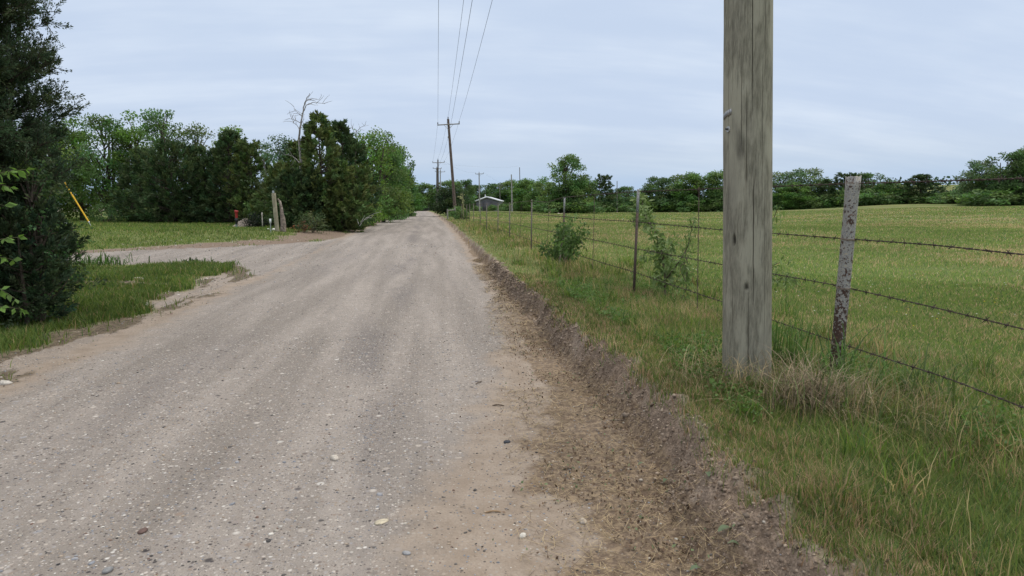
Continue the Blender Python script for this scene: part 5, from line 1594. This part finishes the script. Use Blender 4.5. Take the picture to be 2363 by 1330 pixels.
def far_things():
    # barn
    d = 190; g = gnd(1124, d); gv = np.array(g)
    o = thing('barn', g, 'grey barn with a white gable roof beyond the fence', 'barn')
    pk = at(1123, 456, d) - gv; l = at(1096, 466, d) - gv; r = at(1153, 465, d) - gv
    f = np.array((FX, FY, 0)); lg = 14 * f + 1.0 * np.array((RX, RY, 0))
    w = Acc(); li, ri = l * .95 + r * .05, r * .95 + l * .05
    b0, b1 = li * (1, 1, 0) - (0, 0, .3), ri * (1, 1, 0) - (0, 0, .3)
    pe = pk - (0, 0, .12)
    V = [b0, b1, ri, pe, li]; V2 = [v + lg for v in V]
    w.add(np.array(V + V2), [(0, 1, 2, 3, 4), (9, 8, 7, 6, 5)], (.12, .12, .135)); w.add(np.array(V + V2), [(0, 4, 9, 5), (1, 6, 7, 2)], (.14, .14, .15)); w.build('wall', M_ATTR, o)
    rf = Acc()
    for e in (l, r):
        dv = (e - pk); n_ = np.array((0, 0, .32))
        q = [pk - f * .5, e - f * .5, e + lg, pk + lg]
        V = np.array(q + [v + n_ for v in q]); rf.add(V, [(0, 1, 2, 3), (7, 6, 5, 4), (0, 4, 5, 1), (1, 5, 6, 2), (2, 6, 7, 3), (3, 7, 4, 0)], (.72, .74, .77))
    rf = rf.build('roof', M_ATTR, o)
    c = Acc(); c.tube(np.stack([pk + f * 3 - np.array((RX, RY, 0)) * .5, pk + f * 3 - np.array((RX, RY, 0)) * .5 + (0, 0, .9)]), .12, 8, (.6, .62, .64)); c.build('chimney', M_ATTR, rf)
    dr = Acc(); md = (b0 + b1) / 2 + (0, 0, 1.5); dr.box(md - f * .06, (2.6, .1, 2.8), np.array(((RX, FX, 0), (RY, FY, 0), (0, 0, 1))), (.09, .09, .10)); dr.build('door', M_ATTR, o)
    # gate at the road end
    d = 178; g = gnd(962, d); gv = np.array(g); R3 = np.array(((RX, FX, 0), (RY, FY, 0), (0, 0, 1)))
    o = thing('farm_gate', g, 'dark pipe gate closing the far end of the road', 'gate')
    W = 6.2
    for sx in (-1, 1):
        c = Acc(); c.tube(np.stack([np.array((RX, RY, 0)) * sx * W / 2 - (0, 0, .2), np.array((RX, RY, 0)) * sx * W / 2 + (0, 0, 1.6)]), .1, 8, (.08, .075, .075)); c.build('post', M_BARK, o)
    c = Acc()
    for z in (.25, .5, .75, 1.0, 1.25): c.tube(np.stack([np.array((RX, RY, 0)) * -W / 2 + (0, 0, z), np.array((RX, RY, 0)) * W / 2 + (0, 0, z)]), .045, 6, (.05, .05, .055))
    for u in np.linspace(-.5, .5, 7): c.tube(np.stack([np.array((RX, RY, 0)) * u * W + (0, 0, .2), np.array((RX, RY, 0)) * u * W + (0, 0, 1.3)]), .035, 6, (.05, .05, .055))
    c.build('rails', M_METAL, o)
    p = at(963, 480, d - .25)
    c = Acc(); c.box((0, 0, 0), (.42, .03, .36), R3, (.8, .8, .8)); c.box((0, 0, 0), (.46, .02, .40), R3, (.55, .55, .55))
    s = c.build('sign', M_ATTR, None, False, p); tag(s, 'small white rectangular sign hung on the far gate', 'sign')
    g = gnd(934, 170)
    o = thing('utility_cabinet', g, 'pale grey cabinet at the left end of the far road', 'cabinet')
    c = Acc(); c.box((0, 0, .45), (.55, .5, 1.0), R3, (.42, .44, .48)); c.build('body', M_ATTR, o); c = Acc(); c.box((0, 0, .99), (.62, .56, .06), R3, (.5, .52, .55)); c.build('lid', M_ATTR, o)
    # brace posts where the fence begins
    g = gnd(1033, 58); k = 58 / F_PX
    o = thing('fence_brace', g, 'grey wooden corner brace at the far start of the fence', 'fence brace')
    for px in (1033, 1050):
        q = gnd(px, 58); b = np.array(q - g); c = Acc(); c.tube(np.stack([b - (0, 0, .2), b + (0, 0, .5), b + (0, 0, 1.0 if px > 1040 else .85)]), (.06, .058, .055), 8, (.30, .28, .25)); c.build('post', M_BARK, o)
    c = Acc(); c.tube(np.stack([np.array((0, 0, .7)), b + (0, 0, .8)]), .045, 8, (.3, .28, .25)); c.build('rail', M_BARK, o)
    # pale fallen log, brown stub under the big field tree
    g = gnd(1290, 112); gv = np.array(g); o = thing('fallen_log', g, 'bleached log lying under the tall field tree', 'log')
    c = Acc(); c.tube(np.array([at(1284, 497, 112), at(1289, 494.5, 112), at(1295, 495.5, 112), at(1298, 492.5, 112)]) - gv, (.14, .2, .16, .06), 8, (.5, .45, .36)); c.build('wood', M_BARK, o)
    g = gnd(1267, 113); gv = np.array(g); o = thing('broken_branch', g, 'upright broken brown branch left of the bleached log', 'branch')
    c = Acc(); c.tube(np.array([at(1266, 498, 113), at(1268, 492, 113), at(1271, 487, 113)]) - gv, (.16, .12, .04), 7, (.26, .19, .13)); c.build('wood', M_BARK, o)


def road_bits():
    for px, py, s, col, lab, fl in ((1345, 1207, .022, (.44, .38, .31), 'smooth oval tan pebble at the right road edge, largest of its area', .5),
                                    (330, 1230, .024, (.13, .085, .07), 'flat reddish-brown stone on the road at lower left', .35),
                                    (772, 1063, .028, (.50, .45, .38), 'pale cream rock among the coarse gravel at centre', .6),
                                    (938, 1284, .015, (.31, .31, .31), 'grey pebble on the road near the bottom centre', .55),
                                    (1206, 1249, .016, (.58, .55, .48), 'white angular pebble on the tan dirt near the bottom', .8),
                                    (1170, 1025, .018, (.06, .065, .075), 'dark blue-black pebble on the tan dirt strip', .6),
                                    (249, 1323, .019, (.24, .24, .235), 'smooth grey pebble at the bottom left of the road', .6),
                                    (880, 1212, .030, (.50, .44, .32), 'thin flat cream stone flake on the road', .15)):
        g = hit(px, py); A = Acc()
        v = ICO_V.copy()
        # subdivide once for a rounder stone
        me = []
        F = ICO_F
        ed = {}; V = [tuple(q) for q in v]; nf = []

        def mid(a, b):
            key = (min(a, b), max(a, b))
            if key not in ed:
                q = np.array(V[a]) + np.array(V[b]); V.append(tuple(q / np.linalg.norm(q))); ed[key] = len(V) - 1
            return ed[key]
        for a, b, c in F:
            x, y, z = mid(a, b), mid(b, c), mid(c, a); nf += [(a, x, z), (x, b, y), (z, y, c), (x, y, z)]
        VV = np.array(V) * RNG.uniform(.9, 1.1, (len(V), 1)) * np.array((1.3, .85, fl)) * s
        an = RNG.uniform(0, PI); VV = VV @ np.array(((math.cos(an), -math.sin(an), 0), (math.sin(an), math.cos(an), 0), (0, 0, 1)))
        A.add(VV + (0, 0, fl * s * .5), nf, col)
        tag(A.build('pebble', M_STONE, None, True, g), lab, 'pebble')
    for px, py, ln, an, col, lab in ((1138, 1193, .075, .0, (.36, .25, .15), 'short pale broken twig on the tan dirt strip'), (1105, 888, .10, .9, (.12, .09, .065), 'dark twig lying on the road left of the dirt strip'),
                                     (1310, 1087, .05, -.1, (.10, .08, .06), 'small dark twig beside the straw litter'), (1150, 940, .09, -.2, (.11, .085, .06), 'dark bark piece on the tan strip')):
        g = hit(px, py); A = Acc(); t = np.linspace(-.5, .5, 5); dv = np.array((math.cos(an), math.sin(an), 0))
        P = dv * (t * ln)[:, None] + np.stack([0 * t, 0 * t, .006 + .004 * np.cos(t * 5)], 1)
        A.tube(P, (.0035, .0045, .004, .0042, .003), 7, col); tag(A.build('twig', M_BARK, None, False, g), lab, 'twig')
    for px, py, s, an, lab in ((1672, 1253, .055, .3, 'pale green fallen leaf on the dark litter at lower right, largest of the leaves'), (1632, 1125, .04, 1.4, 'pale green fallen leaf standing on edge by the bank'),
                               (1692, 1268, .035, -.4, 'small green fallen leaf touching the largest one'), (1535, 1120, .035, .8, 'green fallen leaf in the straw left of the bank'), (1480, 1080, .035, .2, 'grey-green fallen leaf half under straw'), (1605, 1322, .04, .1, 'green fallen leaf at the bottom edge of the photo')):
        g = hit(px, py); A = Acc()
        t = np.linspace(0, 1, 8); wd = np.sin(t * PI) ** .7 * .32 * s
        cz = .012 + .012 * np.sin(t * PI)
        dv = np.array((math.cos(an), math.sin(an), 0)); sv = np.array((-dv[1], dv[0], 0))
        mid_ = dv * ((t - .5) * s * 1.4)[:, None] + np.stack([0 * t, 0 * t, cz], 1)
        up = np.array((0, 0, 1.)) * .25
        V = np.concatenate([mid_ - (sv - up) * wd[:, None], mid_, mid_ + (sv + up) * wd[:, None]]); i = np.arange(7)
        A.add(V, np.concatenate([np.stack([i, i + 1, i + 9, i + 8], 1), np.stack([i + 8, i + 9, i + 17, i + 16], 1)]), (.16, .21, .12))
        tag(A.build('fallen_leaf', M_LEAF, None, True, g), lab, 'leaf')


lot_things(); far_things(); road_bits()

# ---------------------------------------------------------------- sky and sun
SUN_EL, SUN_AZ = math.radians(58), math.radians(75)          # azimuth from the road direction towards the right
w = bpy.data.worlds.new('World'); S.world = w; w.use_nodes = True
nt = w.node_tree; nt.nodes.clear()
out = nt.nodes.new('ShaderNodeOutputWorld'); bg = nt.nodes.new('ShaderNodeBackground'); bg.inputs[1].default_value = .1
sky = nt.nodes.new('ShaderNodeTexSky'); sky.sky_type = 'NISHITA'; sky.sun_disc = False
sky.sun_elevation = SUN_EL; sky.sun_rotation = SUN_AZ; sky.dust_density = 2.0; sky.altitude = 100
tc = nt.nodes.new('ShaderNodeTexCoord')
sp = nt.nodes.new('ShaderNodeSeparateXYZ'); L(nt, tc.outputs['Generated'], sp.inputs[0])
den = mth(nt, 'ADD', mth(nt, 'MAXIMUM', sp.outputs[2], 0.0), .24)
cb = nt.nodes.new('ShaderNodeCombineXYZ')
L(nt, mth(nt, 'DIVIDE', sp.outputs[0], den), cb.inputs[0]); L(nt, mth(nt, 'DIVIDE', sp.outputs[1], den), cb.inputs[1])
mp = nt.nodes.new('ShaderNodeMapping'); mp.inputs[2].default_value = (0, 0, math.radians(20)); mp.inputs[3].default_value = (.7, 3.0, 1)
L(nt, cb.outputs[0], mp.inputs[0])
n1 = noise(nt, mp.outputs[0], 1.1, 6, .55); n2 = noise(nt, mp.outputs[0], 3.6, 6, .6); n3 = noise(nt, cb.outputs[0], 1.0, 4, .55)
el = sp.outputs[2]
cf = mth(nt, 'ADD', mth(nt, 'MULTIPLY', n1, .45), mth(nt, 'ADD', mth(nt, 'MULTIPLY', n2, .10), mth(nt, 'MULTIPLY', n3, .4)))
cloud = mixc(nt, rng_map(nt, cf, .40, .66), (5.3, 6.3, 7.95), (6.8, 7.65, 8.85))
low = rng_map(nt, el, .0, .16)                                  # clearer bluish band near the horizon
skyc = mixc(nt, mth(nt, 'ADD', .75, mth(nt, 'MULTIPLY', low, .23)), sky.outputs[0], cloud)
band = mixc(nt, mth(nt, 'MULTIPLY', rng_map(nt, el, .085, .01), .8), skyc, (3.9, 5.5, 7.7))
zen = mixc(nt, rng_map(nt, el, .30, .95), (1, 1, 1), (2.55, 2.15, 1.75))
fin = mixc(nt, 1.0, band, zen, 'MULTIPLY')
L(nt, fin, bg.inputs[0]); L(nt, bg.outputs[0], out.inputs[0])
sl = bpy.data.lights.new('sun', 'SUN'); sl.energy = 1.2; sl.angle = math.radians(25); sl.color = (1, .95, .86)
so = bpy.data.objects.new('sun', sl); COL.objects.link(so)
sd = Vector((math.sin(SUN_AZ) * math.cos(SUN_EL), math.cos(SUN_AZ) * math.cos(SUN_EL), math.sin(SUN_EL)))
so.rotation_euler = (-sd).to_track_quat('-Z', 'Y').to_euler(); so.location = (0, 0, 30)

# ---------------------------------------------------------------- camera
cam = bpy.data.cameras.new('camera'); cam.sensor_width = 36; cam.lens = 36 * F_PX / 2363; cam.clip_end = 6000; cam.clip_start = .05
co = bpy.data.objects.new('camera', cam); COL.objects.link(co); S.camera = co
co.location = (0, 0, CAM_Z)
dirv = Vector((FX * math.cos(PITCH), FY * math.cos(PITCH), -math.sin(PITCH)))
co.rotation_euler = dirv.to_track_quat('-Z', 'Y').to_euler()
S.view_settings.view_transform = 'Standard'; S.view_settings.look = 'None'; S.view_settings.exposure = .12; S.view_settings.gamma = 1
S.render.engine = 'CYCLES'
S.cycles.max_bounces = 6; S.cycles.diffuse_bounces = 3; S.cycles.transmission_bounces = 3; S.cycles.glossy_bounces = 2
